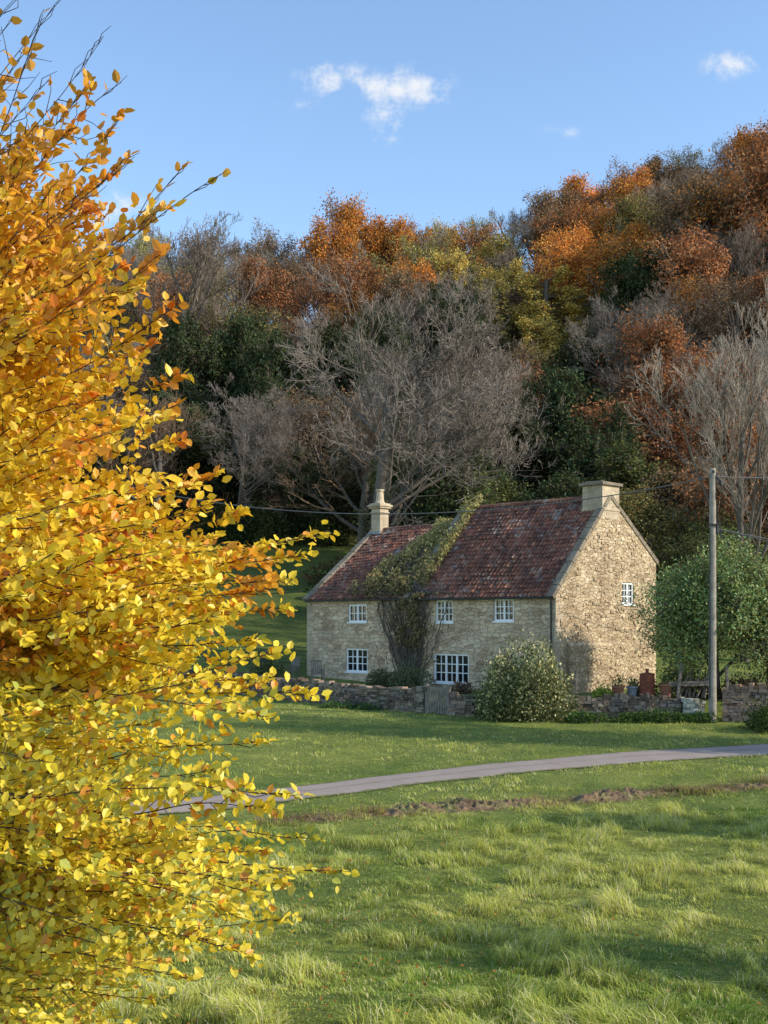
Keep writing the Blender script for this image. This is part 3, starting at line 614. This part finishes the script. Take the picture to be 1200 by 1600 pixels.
custom_tree('apple_tree','spreading green apple tree in the cottage garden',14.75,51.2,-.1,skel(33,6.7,2.75,4,[12,7,5,4],.20,(45,80),.08,.22,(.6,.85),.03),17,.15,.08,.26,.012,(.24,.30,.095))
custom_tree('apple_tree','young green apple tree in the cottage garden',17.0,50.8,-.1,skel(34,5.8,2.3,4,[10,6,5,4],.22,(40,75),.10,.22,(.6,.85),.03),15,.15,.08,.24,.012,(.24,.28,.09))
# ------------------------------------------------------------------ climber
cl=thing('climbing_plant','straggling climbing plant over the cottage wall and roof','plant',tuple(hl((-8.9,-.2,0))))
inv=np.array(cl.location)
random.seed(3); P0=[];P1=[];R0=[];R1=[]; LP=[]
def roofz(v): return EZ+(W2Z-EZ)*v/W2Y
for s in range(80):
    x=random.uniform(-9.6,-8.4); pts=[np.array([x,-.12,0.0])]; zt=random.choice([2.2,3.2,4.6,4.7,4.7]); dr=random.uniform(-.5,.4)
    while pts[-1][2]<zt:
        q=pts[-1]; pts.append(q+np.array([dr*.3+random.gauss(0,.10),random.gauss(0,.02),.28])); pts[-1][1]=min(-.05,max(-.35,pts[-1][1]))
    if zt>4.5:
        v=0.0; x=pts[-1][0]; dx=random.uniform(-.6,.05); m=random.uniform(.8,5.3)
        while v<m:
            v+=.25; x+=dx*.25+random.gauss(0,.09); x=max(-8.95-3.8*(1-v/6.5),min(-8.9,x)); pts.append(np.array([x,v-.1,roofz(v)+.15+random.uniform(0,.45)]))
    r=random.choice([.012,.02,.03])
    for a,b in zip(pts[:-1],pts[1:]): P0.append(hl(a));P1.append(hl(b));R0.append(r);R1.append(r*.95)
n=15000; v=5.7*rng.random(n)**1.05-.25; wmax=4.0*(1-v/7.0)**.9+.6; x=-8.85-wmax*rng.random(n)**1.3
th=vn(x,v,.6,60); k=(th>.36)|(rng.random(n)<.12); x=x[k];v=v[k];th=th[k]; z=roofz(v)+.1+(.2+1.0*th)*rng.random(len(x))
LP.append(np.stack([x,v,z],1))
n=3600; x=rng.uniform(-9.2,-8.2,n); v=rng.uniform(.2,4.9,n); k=vn(x,v,.5,66)>.42; LP.append(np.stack([x,v,EZ+(RZ_-EZ)*v/RY+.15+.5*rng.random(n)],1)[k])
n=3600; z=4.75-2.6*rng.random(n)**1.9; x=-8.9+rng.normal(0,.75,n)-.4*(z>4); y=-.1-.4*rng.random(n); k=vn(x,z,.4,61)>.5; LP.append(np.stack([x,y,z],1)[k])
n=2000; z=4.2*rng.random(n); x=-8.8+rng.normal(0,.8,n); y=-.1-.35*rng.random(n); k=vn(x,z,.5,62)>.55; LP.append(np.stack([x,y,z],1)[k])
LP=np.concatenate(LP); R=np.array(HM.to_3x3()); W_=LP@R.T+np.array(A); m=len(W_)
V,Fc=tubes(np.array(P0)-inv,np.array(P1)-inv,R0,R1,4); np_mesh('stem',V,Fc,M_bark,parent=cl)
V,Fc=kites(W_-inv,rng.normal(0,1,(m,3)),unit(rng.normal(0,.8,(m,3))+np.array([-.2,-.6,.6])),.14*rng.uniform(.6,1.3,m),.09*rng.uniform(.6,1.3,m))
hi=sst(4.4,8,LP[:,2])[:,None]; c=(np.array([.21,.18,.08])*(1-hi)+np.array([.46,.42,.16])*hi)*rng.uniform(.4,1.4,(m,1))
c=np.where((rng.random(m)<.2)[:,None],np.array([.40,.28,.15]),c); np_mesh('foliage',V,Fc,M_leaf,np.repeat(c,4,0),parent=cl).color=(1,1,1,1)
# ------------------------------------------------------------------ drystone walls
def drystone(name,label,path,top,th=.45,base=(.25,.19,.145),seed=1,zb=None):
    r=random.Random(seed); path=[np.array(p,float) for p in path]; V=[];Fs=[];Cs=[]
    seg=[np.linalg.norm(b-a) for a,b in zip(path[:-1],path[1:])]; tot=sum(seg)
    def at(s):
        for a,b,l in zip(path[:-1],path[1:],seg):
            if s<=l or b is path[-1]: t=s/l; d=(b-a)/l; return a+(b-a)*t,d
            s-=l
    def stone(s,L,z0,z1,th2,tilt=0):
        (p,d)=at(s+L/2); nn=np.array([-d[1],d[0]]); b=len(V); o=r.uniform(-.035,.035)
        for zz in(z0,z1):
            for w in(-th2/2,th2/2):
                for l in(-L/2+.01,L/2-.01):
                    q=p+d*(l+tilt*(zz-z0))+nn*(w+o+r.uniform(-.018,.018)); V.append((q[0],q[1],zz+r.uniform(-.016,.016)))
        Fs.extend([(b,b+2,b+3,b+1),(b+4,b+5,b+7,b+6),(b,b+1,b+5,b+4),(b+1,b+3,b+7,b+5),(b+3,b+2,b+6,b+7),(b+2,b,b+4,b+6)])
        f=r.uniform(.4,1.5); wz=r.uniform(-.1,.1); Cs.extend([(base[0]*f*(1+wz),base[1]*f,base[2]*f*(1-wz))]*8)
    zz0=(lambda q:float(hgt(q[0],q[1]-.5))-.12)
    zrel=0
    while True:
        h=r.uniform(.085,.16); s=-r.uniform(0,.2)
        if zrel+h>top: break
        while s<tot:
            L=r.uniform(.16,.48); 
            if s+L>tot: L=max(.12,tot-s)
            p,d=at(max(0,s+L/2)); b0=zz0(p)+.06*math.sin(p[0]*1.3); stone(max(0,s),L,b0+zrel,b0+zrel+h-.008,th*(1-.12*zrel)); s+=L
        zrel+=h
    s=0
    while s<tot:
        L=r.uniform(.12,.34); p,d=at(s); b0=zz0(p)+.06*math.sin(p[0]*1.3); stone(s,L,b0+zrel,b0+zrel+r.uniform(.06,.24),th*.85,r.uniform(-.3,.3)); s+=L
    m0=np.array(V).mean(0); e=thing(name,label,'wall',(float(m0[0]),float(m0[1]),float(min(q[2] for q in V))))
    np_mesh('stonework',np.array(V)-np.array(e.location),Fs,M_dry,Cs,parent=e)
    mbx=MB()
    for a,b in zip(path[:-1],path[1:]):
        za,zb2=zz0(a),zz0(b); l=np.array(e.location)
        mbx.obox((a[0]-l[0],a[1]-l[1],za+top*.45-l[2]),(b[0]-l[0],b[1]-l[1],zb2+top*.45-l[2]),th*.55,top*.85)
    mbx.obj('hearting',M_hearth,e); return e
M_hearth=plain('wall_core',(.03,.025,.02),.95,.3)
def wp(ix): 
    D=51.0
    for _ in range(30): D=float(yw((ix-600)/F*D))
    return ((ix-600)/F*D,D)
gate0,gate1=wp(667),wp(701)
drystone('drystone_wall','mossy brown drystone garden wall in front of the cottage',[(-14,70),(-9,64),(-3.8,57),(gate0[0]-.02,gate0[1])],1.12,seed=2)
drystone('drystone_wall','mossy brown drystone wall running from the gate',[(gate1[0]+.02,gate1[1]),(4,50),(9,49.4),(13.0,49.0)],1.06,seed=3)
drystone('stone_pier','pale squared stone pier at the end of the garden wall',[(12.6,48.75),(13.5,48.7)],1.05,.6,(.50,.45,.35),seed=4)
drystone('drystone_wall','reddish brown stone wall beside the utility pole',[(14.3,48.6),(15.6,48.0),(17.8,47.2),(20,47)],1.55,.5,(.36,.24,.18),seed=6)
# gate
gx=(gate0[0]+gate1[0])/2; gy=(gate0[1]+gate1[1])/2; ga=math.atan2(gate1[1]-gate0[1],gate1[0]-gate0[0]); gl=math.dist(gate0,gate1)
ge=thing('wooden_gate','weathered grey wooden picket gate in the drystone wall','gate',(gx,gy-.15,-.78),ga)
m_=MB()
for i in range(8):
    a=-gl/2+.1+(gl-.2)*i/7; m_.box(a-.05,a+.05,-.06,-.035,.06,1.25+random.uniform(-.02,.03),.003)
m_.box(-gl/2+.06,gl/2-.06,-.034,.01,.3,.4);m_.box(-gl/2+.06,gl/2-.06,-.034,.01,.95,1.05);m_.obox((-gl/2+.1,-.012,.38),(gl/2-.1,-.012,.97),.035,.08)
m_.obj('gate_leaf',M_wood,ge)
m_=MB(); m_.box(-gl/2-.07,-gl/2+.05,-.07,.07,-.2,1.35); m_.obj('gate_post',M_wood,ge,.01)
m_=MB(); m_.box(gl/2-.05,gl/2+.07,-.07,.07,-.2,1.37); m_.obj('gate_post',M_wood,ge,.01)
# utility pole
px,py=13.72,48.1; pz=float(hgt(px,py)); top=9.75-pz
pe=thing('utility_pole','weathered wooden utility pole carrying overhead wires','pole',(px,py,pz))
m_=MB(); m_.cyl(0,0,[(.165,-.3),(.16,1.5),(.145,top*.6),(.13,top-.03),(.11,top)],14); m_.obj('pole',M_pole,pe,smooth=False)
m_=MB(); m_.obox((.1,-.05,top-.35),(.34,-.05,top-.55),.05,.05); m_.obox((.12,-.1,top-.3),(.12,-.1,top-1.3),.03,.03); m_.cyl(.32,-.05,[(.03,top-.75),(.06,top-.7),(.06,top-.55),(.03,top-.5)],8)
m_.cyl(0,-.14,[(.05,top-.2),(.05,top-.1)],8); m_.cyl(.16,0,[(.05,top-2.75),(.11,top-2.7),(.11,top-2.35),(.05,top-2.3)],8); m_.box(-.2,.2,-.18,-.12,top-2.4,top-2.33)
m_.obox((-.15,-.1,top-2.5),(-.15,-.1,1.0),.03,.03); m_.obj('insulator',M_dark,pe)
def cable(a,b,sag,r=.012,lb='thin black overhead wire strung between poles'):
    a=np.array(a,float);b=np.array(b,float); t=np.linspace(0,1,40)[:,None]; q=a+(b-a)*t; q[:,2]-=(4*sag*t*(1-t))[:,0]
    e=thing('overhead_wire',lb,'wire',tuple(a)); q=q-a; V,Fc=tubes(q[:-1],q[1:],[r]*39,[r]*39,5); np_mesh('cable',V,Fc,M_wire,parent=e)
T0=(px,py-.1,pz+top-.35); cable(T0,(-17.5,62,11.6),2.0,.024); cable(T0,(40,60,13.5),.9,.02)
T1=(px+.1,py,pz+top-2.5); cable(T1,(38,56,6.4),.8,.018); cable(T1,(38,57,5.9),.9,.018)
d0=np.array([(1011-600)/F*50.3,50.3]); dz=float(hgt(*d0))
e=thing('rusty_drum','rusty red brown incinerator drum behind the wall','drum',(d0[0],d0[1],dz+.12))
m_=MB(); m_.cyl(0,0,[(.32,-.1),(.32,.3),(.335,.32),(.32,.34),(.32,.62),(.335,.64),(.32,.66),(.32,.95),(.35,.97),(.35,1.0),(.28,1.02),(.08,1.06)],18); m_.obj('drum',M_rust,e)
m_=MB(); m_.cyl(0,0,[(.07,1.05),(.07,1.16),(.12,1.17),(.02,1.22)],10); m_.obj('lid_vent',M_rust,e)
def flowerpot(ix,D,s,lb,m=M_terra,zz=0):
    x=(ix-600)/F*D; e=thing('flower_pot',lb,'pot',(x,D,float(hgt(x,D))+zz)); q=MB(); q.cyl(0,0,[(.16*s,0),(.24*s,.38*s),(.27*s,.39*s),(.27*s,.47*s),(.23*s,.47*s),(.22*s,.42*s)],16); q.obj('pot',m,e)
    n=260; pp=rng.normal(0,.12*s,(n,3))*[1,1,1.1]+[0,0,.6*s]; V,Fc=kites(pp,rng.normal(0,1,(n,3))+[0,0,.5],rng.normal(0,1,(n,3)),rng.uniform(.06,.12,n),rng.uniform(.03,.06,n)); np_mesh('foliage',V,Fc,M_leaf,np.repeat(np.array([.14,.17,.06])*rng.uniform(.5,1.4,(n,1)),4,0),parent=e)
flowerpot(966,50.2,1.1,'terracotta flower pot with leafy plant behind the wall',zz=.1); flowerpot(1040,50.0,1.2,'large terracotta flower pot with leafy plant near the drum',zz=.15); flowerpot(988,50.5,1.0,'grey stone flower pot with a small plant',M_lead,.1)
for ix,D,h,t in((1057,49.6,1.7,.12),(1138,49.6,1.5,-.05),(900,50.1,1.35,.03)):
    x=(ix-600)/F*D; e=thing('wooden_post','weathered leaning wooden post by the garden wall','post',(x,D,float(hgt(x,D)))); q=MB(); q.obox((0,0,-.2),(t*h,0,h),.12,.12); q.obox((t*h-.08,0,h),(t*h+.08,0,h+.03),.14,.03); q.obj('post',M_wood,e,.01)
e=thing('timber_stack','stack of grey planks and logs leaning under the apple tree','timber',(13.3,50.0,float(hgt(13.3,50.0))+.1)); q=MB()
for i in range(9): q.obox((-.9+i*.2+random.uniform(-.1,.1),random.uniform(-.1,.1),0),(-.3+i*.16+random.uniform(-.3,.3),.3,1.35+random.uniform(-.3,.35)),.09,.05)
for i in range(5): q.obox((-1.0,-.25+.12*i,.55+.1*(i%2)),(1.0,-.25+.1*i,.6+.1*(i%2)),.1,.09)
q.obj('planks',M_wood,e)
def chair(ix,D,rz):
    x=(ix-600)/F*D; e=thing('garden_chair','weathered grey slatted wooden garden chair by the cottage','chair',(x,D,float(hgt(x,D))),rz,'garden chairs by the cottage')
    m_=MB()
    for i in range(5): m_.box(-.28,.28,-.25+i*.11,-.16+i*.11,.43,.46)
    m_.obj('seat',M_wood,e)
    m_=MB()
    for i in range(6): a=-.24+i*.096; m_.obox((a,.28,.46),(a*1.05,.42,1.1),.06,.02)
    m_.obox((-.3,.42,1.12),(.3,.42,1.12),.03,.07); m_.obj('backrest',M_wood,e)
    for sx in(-.27,.27):
        for sy,h in((-.24,.66),(.27,.66)):
            m_=MB(); m_.box(sx-.03,sx+.03,sy-.03,sy+.03,0,h); m_.obj('leg',M_wood,e)
        m_=MB(); m_.box(sx-.05,sx+.05,-.28,.32,.661,.69); m_.obj('armrest',M_wood,e)
chair(456,63.0,-.5); chair(497,61.2,.3)
x=(416-600)/F*66; e=thing('water_butt','dark round water butt beside the iron fence','barrel',(x,66,float(hgt(x,66))))
m_=MB(); m_.cyl(0,0,[(.30,0),(.36,.5),(.34,1.1),(.38,1.12),(.38,1.18),(.1,1.22)],16); m_.obj('barrel',M_dark,e); m_=MB(); m_.cyl(0,0,[(.05,1.22),(.05,1.28)],8); m_.obj('lid_handle',M_lead,e)
fe=thing('iron_fence','black iron estate fence in front of the sloping lawn','fence',(-7.5,69,float(hgt(-7.5,69))))
m_=MB(); fa=np.array([-15.,71.5]); fb=np.array([-3.9,67.5]); fo=np.array([-7.5,69.]); n=9
def fz(p): return float(hgt(*p))-fe.location[2]
for i in range(n):
    p=fa+(fb-fa)*i/(n-1); q=p-fo; m_.box(q[0]-.025,q[0]+.025,q[1]-.02,q[1]+.02,fz(p)-.1,fz(p)+1.25)
    if i<n-1:
        p2=fa+(fb-fa)*(i+1)/(n-1); q2=p2-fo
        for h in(.25,.5,.75,1.0,1.22): m_.obox((q[0],q[1],fz(p)+h),(q2[0],q2[1],fz(p2)+h),.03,.03)
m_.obj('rails',M_dark,fe)
# ------------------------------------------------------------------ foreground beech
BY=[-60,0,60,120,180,250,330,400,480,550,640,700,760,800,850,900,960,1040,1090,1150,1200,1250,1310,1360,1430,1480,1540,1600,1700]
BX=[20,30,40,80,160,145,195,225,255,235,275,240,310,370,450,410,415,370,440,395,340,420,450,490,410,360,250,220,180]
def bound(y): return float(np.interp(y,BY,BX))
TR=np.array([-3.9,6.4,0.9])
be=thing('beech_tree','golden autumn beech with layered leafy sprays in sunlight','tree',(TR[0],TR[1],float(hgt(TR[0],TR[1]))-.1))
bo=np.array(be.location); S0=[];S1=[];Q0=[];Q1=[]
def sg(a,b,r,r2): S0.append(a);S1.append(b);Q0.append(r);Q1.append(r2)
tz=np.linspace(bo[2],9.5,18); tp=np.stack([TR[0]+.12*np.sin(tz*.9),TR[1]+.1*np.cos(tz*.7),tz],1)
for i in range(17): sg(tp[i],tp[i+1],.17*(1-i/20),.17*(1-(i+1)/20))
random.seed(20)
tips=[(x_,y_,random.uniform(5.1,6.3),1.0) for x_,y_ in((500,838),(470,868),(438,905),(440,955),(395,1000),(300,760),(370,800),(330,745),(280,632),(250,655),(270,482),(235,540),(245,400),(240,335),(190,255),(185,185),(135,140),(270,590),(280,690),(210,450),(340,860),(420,920),(400,880),(470,1085),(420,1120),(400,1160),(340,1200),(455,1240),(420,1265),(485,1310),(534,1360),(450,1435),(400,1400),(385,1490),(300,1530),(230,1560),(190,1610),(110,200),(80,300),(50,240),(380,1060),(430,1020),(360,960),(410,1330),(350,1290),(440,1380))]
random.seed(21)
for i in range(280):
    y_=random.uniform(215,1000) if i%2 else random.uniform(850,1690); b=bound(y_); x_=b*random.uniform(.02,.93)-12; tips.append((x_,y_,random.uniform(4.8,7.8),1.0))
bare=[(90,5,5.4,.05),(160,60,5.2,.12),(190,128,5.6,.25),(35,-10,5.2,.1),(340,275,5.3,.12),(285,262,5.6,.3),(60,40,5,.25),(20,30,5.5,.3),(205,250,5.4,.15),(30,90,5.2,.4),(0,130,5.6,.5),(80,120,5.4,.35)]
LPs=[];LD=[];LN=[]
def spray(tip,dens):
    T=P(*tip); hz=T[2]; slope=np.interp(hz,[1.4,2.6,3.6,4.6,6.2],[-.02,.06,.14,.32,.8])
    reach=np.linalg.norm(T[:2]-TR[:2]); B=np.array([TR[0],TR[1],hz-slope*reach]); 
    if B[2]<bo[2]+.4: B[2]=bo[2]+.4
    mid=(B+T)/2+np.array([0,0,np.interp(hz,[1.4,3,6],[.22,.05,-.15])])+rng.normal(0,.16,3)
    f1_,f2_,ph1,ph2,am=random.uniform(1.2,2.6),random.uniform(2.5,5),random.uniform(0,6),random.uniform(0,6),random.uniform(.02,.06)
    tang=unit(T-mid); lat=unit(np.cross(tang,[0,0,1.])); up=np.cross(lat,tang)
    def C(t): 
        w=t*(1-t)*4
        return (1-t)**2*B+2*t*(1-t)*mid+t*t*T+up*(am*math.sin(f1_*6.28*t+ph1)*w+am*.4*math.sin(f2_*6.28*t+ph2)*w)+lat*am*math.cos(f1_*5*t+ph2)*w
    n=max(16,int(reach/.12)); pts=[C(i/n) for i in range(n+1)]
    for i in range(n):
        if pts[i+1][0]/pts[i+1][1]>-.5: sg(pts[i],pts[i+1],.0075*(1-i/n)+.0018,.0075*(1-(i+1)/n)+.0016)
    roll=random.gauss(.15,.55); side=1; L=np.linalg.norm(T-B); s=L*.3
    Nn=up*math.cos(roll)+lat*math.sin(roll)
    while s<L:
        t=s/L; p=C(t); s+=random.uniform(.045,.085); side=-side
        if p[0]/p[1]<-.38: continue
        tg=unit(2*(1-t)*(mid-B)+2*t*(T-mid)); la=unit(np.cross(tg,Nn))*side
        an=math.radians(random.uniform(28,62)); d=tg*math.cos(an)+la*math.sin(an)+np.array([0,0,random.gauss(.02,.18)]); d=unit(d)
        ln=(.50*(1-t)**.6*random.uniform(.45,1.1)+.07)
        if t>.93: d=tg; 
        e_=p+d*ln; mm=(p+e_)/2+rng.normal(0,.012,3); sg(p,mm,.0024,.0018); sg(mm,e_,.0018,.0012)
        m=int(ln/.026)+1; sd=1
        for k in range(m):
            sd=-sd
            if random.random()>dens*.95: continue
            q=p+d*ln*(k+1)/m; ld=unit(d*.65+np.cross(d,Nn)*sd*.8+rng.normal(0,.28,3)); LPs.append(q);LD.append(ld);LN.append(unit(Nn+rng.normal(0,.55,3)+np.array([.42,-.32,0])))
            if random.random()<.36*dens: 
                q2=q+rng.normal(0,.035,3); LPs.append(q2);LD.append(unit(rng.normal(0,1,3)));LN.append(unit(Nn*.5+rng.normal(0,.6,3)+np.array([.4,-.4,.1])))
for t in tips: spray(t[:3],t[3])
for t in bare: spray(t[:3],t[3])
LPs=np.array(LPs);LD=np.array(LD);LN=np.array(LN);m=len(LPs); print('beech leaves',m)
sz=rng.uniform(.042,.068,m)*np.interp(LPs[:,2],[1.5,3,5],[.9,.95,1.02]); V,Fc=leaves6(LPs-bo,LD,LN,sz,sz*rng.uniform(.55,.74,m))
zz=LPs[:,2]+rng.normal(0,.35,m)
stops=[1.2,2.2,3.0,3.7,4.4,5.1,5.8]
cols=np.array([[.84,.66,.07],[.95,.74,.06],[.98,.76,.055],[.98,.73,.05],[.98,.66,.04],[.97,.56,.035],[.85,.40,.045]])
c=np.stack([np.interp(zz,stops,cols[:,k]) for k in range(3)],1)*rng.uniform(.75,1.02,(m,1))
w=rng.random(m); c=np.where((w<.09)[:,None],np.array([.84,.36,.04])*rng.uniform(.6,1.1,(m,1)),c); c=np.where(((w>.84)&(zz<3.3))[:,None],np.array([.52,.52,.08]),c)
c=np.where((vn(LPs[:,0],LPs[:,2]*1.3+LPs[:,1],.35,70)>.74)[:,None]&(LPs[:,2]>3.2)[:,None],c*np.array([.98,.66,.75]),c)
np_mesh('crown',V,Fc,M_beech,np.repeat(c,6,0),parent=be)
V,Fc=tubes(np.array(S0)-bo,np.array(S1)-bo,Q0,Q1,4); np_mesh('trunk',V,Fc,M_beechbark,parent=be,smooth=True)
# ------------------------------------------------------------------ sky, sun, camera
Sd=Vector((.85,-.24,.47)).normalized(); el=math.asin(Sd.z); az=math.atan2(Sd.x,Sd.y)
w=bpy.data.worlds.new('World'); scene.world=w; w.use_nodes=True; nt=w.node_tree; nt.nodes.clear()
sky=nd(nt,'ShaderNodeTexSky',sky_type='NISHITA'); sky.sun_disc=False; sky.sun_elevation=el; sky.sun_rotation=az; sky.air_density=1.0; sky.dust_density=.3; sky.ozone_density=1.5
sk2=mixc(nt,1.0,sky.outputs[0],(1.75,1.85,1.9),'MULTIPLY')
bg=nd(nt,'ShaderNodeBackground',{'Color':sk2,'Strength':.15})
dv=nd(nt,'ShaderNodeTexCoord').outputs['Generated']; sp=nd(nt,'ShaderNodeSeparateXYZ',{0:dv}); yv=mth(nt,'MAXIMUM',sp.outputs[1],.05)
pxn=mth(nt,'DIVIDE',sp.outputs[0],yv); pzn=mth(nt,'DIVIDE',sp.outputs[2],yv)
cv_=nd(nt,'ShaderNodeCombineXYZ',{0:pxn,1:pzn,2:0.0}).outputs[0]
nz=noise(nt,cv_,34,9,.68); nz2=noise(nt,cv_,13,5,.6); acc=None
for (ix,iy,sx,sy,st,rot) in((620,140,130,50,.9,0),(598,182,52,66,1.1,0),(650,135,85,46,1.05,0),(520,122,90,40,.9,0),(1142,103,70,34,.9,0),(150,325,120,40,1.,0),(885,205,80,20,.32,0),(470,165,60,22,.4,0)):
    a=mth(nt,'DIVIDE',mth(nt,'SUBTRACT',pxn,(ix-600)/F),sx/F); b=mth(nt,'DIVIDE',mth(nt,'SUBTRACT',pzn,(HOR-iy)/F),sy/F)
    r2=mth(nt,'SQRT',mth(nt,'ADD',mth(nt,'MULTIPLY',a,a),mth(nt,'MULTIPLY',b,b)))
    v_=mth(nt,'MULTIPLY',mth(nt,'SUBTRACT',1.0,r2,clamp=True),st); acc=v_ if acc is None else mth(nt,'MAXIMUM',acc,v_)
nn_=mth(nt,'ADD',mth(nt,'MULTIPLY',nz,.65),mth(nt,'MULTIPLY',nz2,.35))
mk=mth(nt,'ADD',acc,mth(nt,'MULTIPLY',mth(nt,'SUBTRACT',nn_,.52),5.5)); mk=mth(nt,'MULTIPLY',mk,mth(nt,'MULTIPLY',acc,2.2,clamp=True))
mk=nd(nt,'ShaderNodeMapRange',{'Value':mk,'From Min':.0,'From Max':1.3,'To Max':.9},interpolation_type='SMOOTHSTEP').outputs[0]
mk=mth(nt,'MULTIPLY',mk,mth(nt,'GREATER_THAN',sp.outputs[1],.1))
bg2=nd(nt,'ShaderNodeBackground',{'Color':(.95,.97,1,1),'Strength':.98})
mx=nd(nt,'ShaderNodeMixShader',{0:mk,1:bg.outputs[0],2:bg2.outputs[0]}); nd(nt,'ShaderNodeOutputWorld',{'Surface':mx.outputs[0]})
L=bpy.data.lights.new('sun','SUN'); L.energy=5.0; L.angle=math.radians(.5); L.color=(1,.91,.76); lo=bpy.data.objects.new('sun',L); COL.objects.link(lo); lo.rotation_euler=(-Sd).to_track_quat('-Z','Y').to_euler()
cam=bpy.data.cameras.new('camera'); cam.sensor_fit='VERTICAL'; cam.sensor_height=36; cam.lens=36*F/1600; cam.shift_y=(HOR-800)/1600; cam.clip_end=5000; cam.clip_start=.1
co=bpy.data.objects.new('camera',cam); COL.objects.link(co); co.location=(0,0,CZ); co.rotation_euler=(math.pi/2,0,0); scene.camera=co
scene.view_settings.view_transform='Standard'; scene.view_settings.look='None'; scene.view_settings.exposure=0
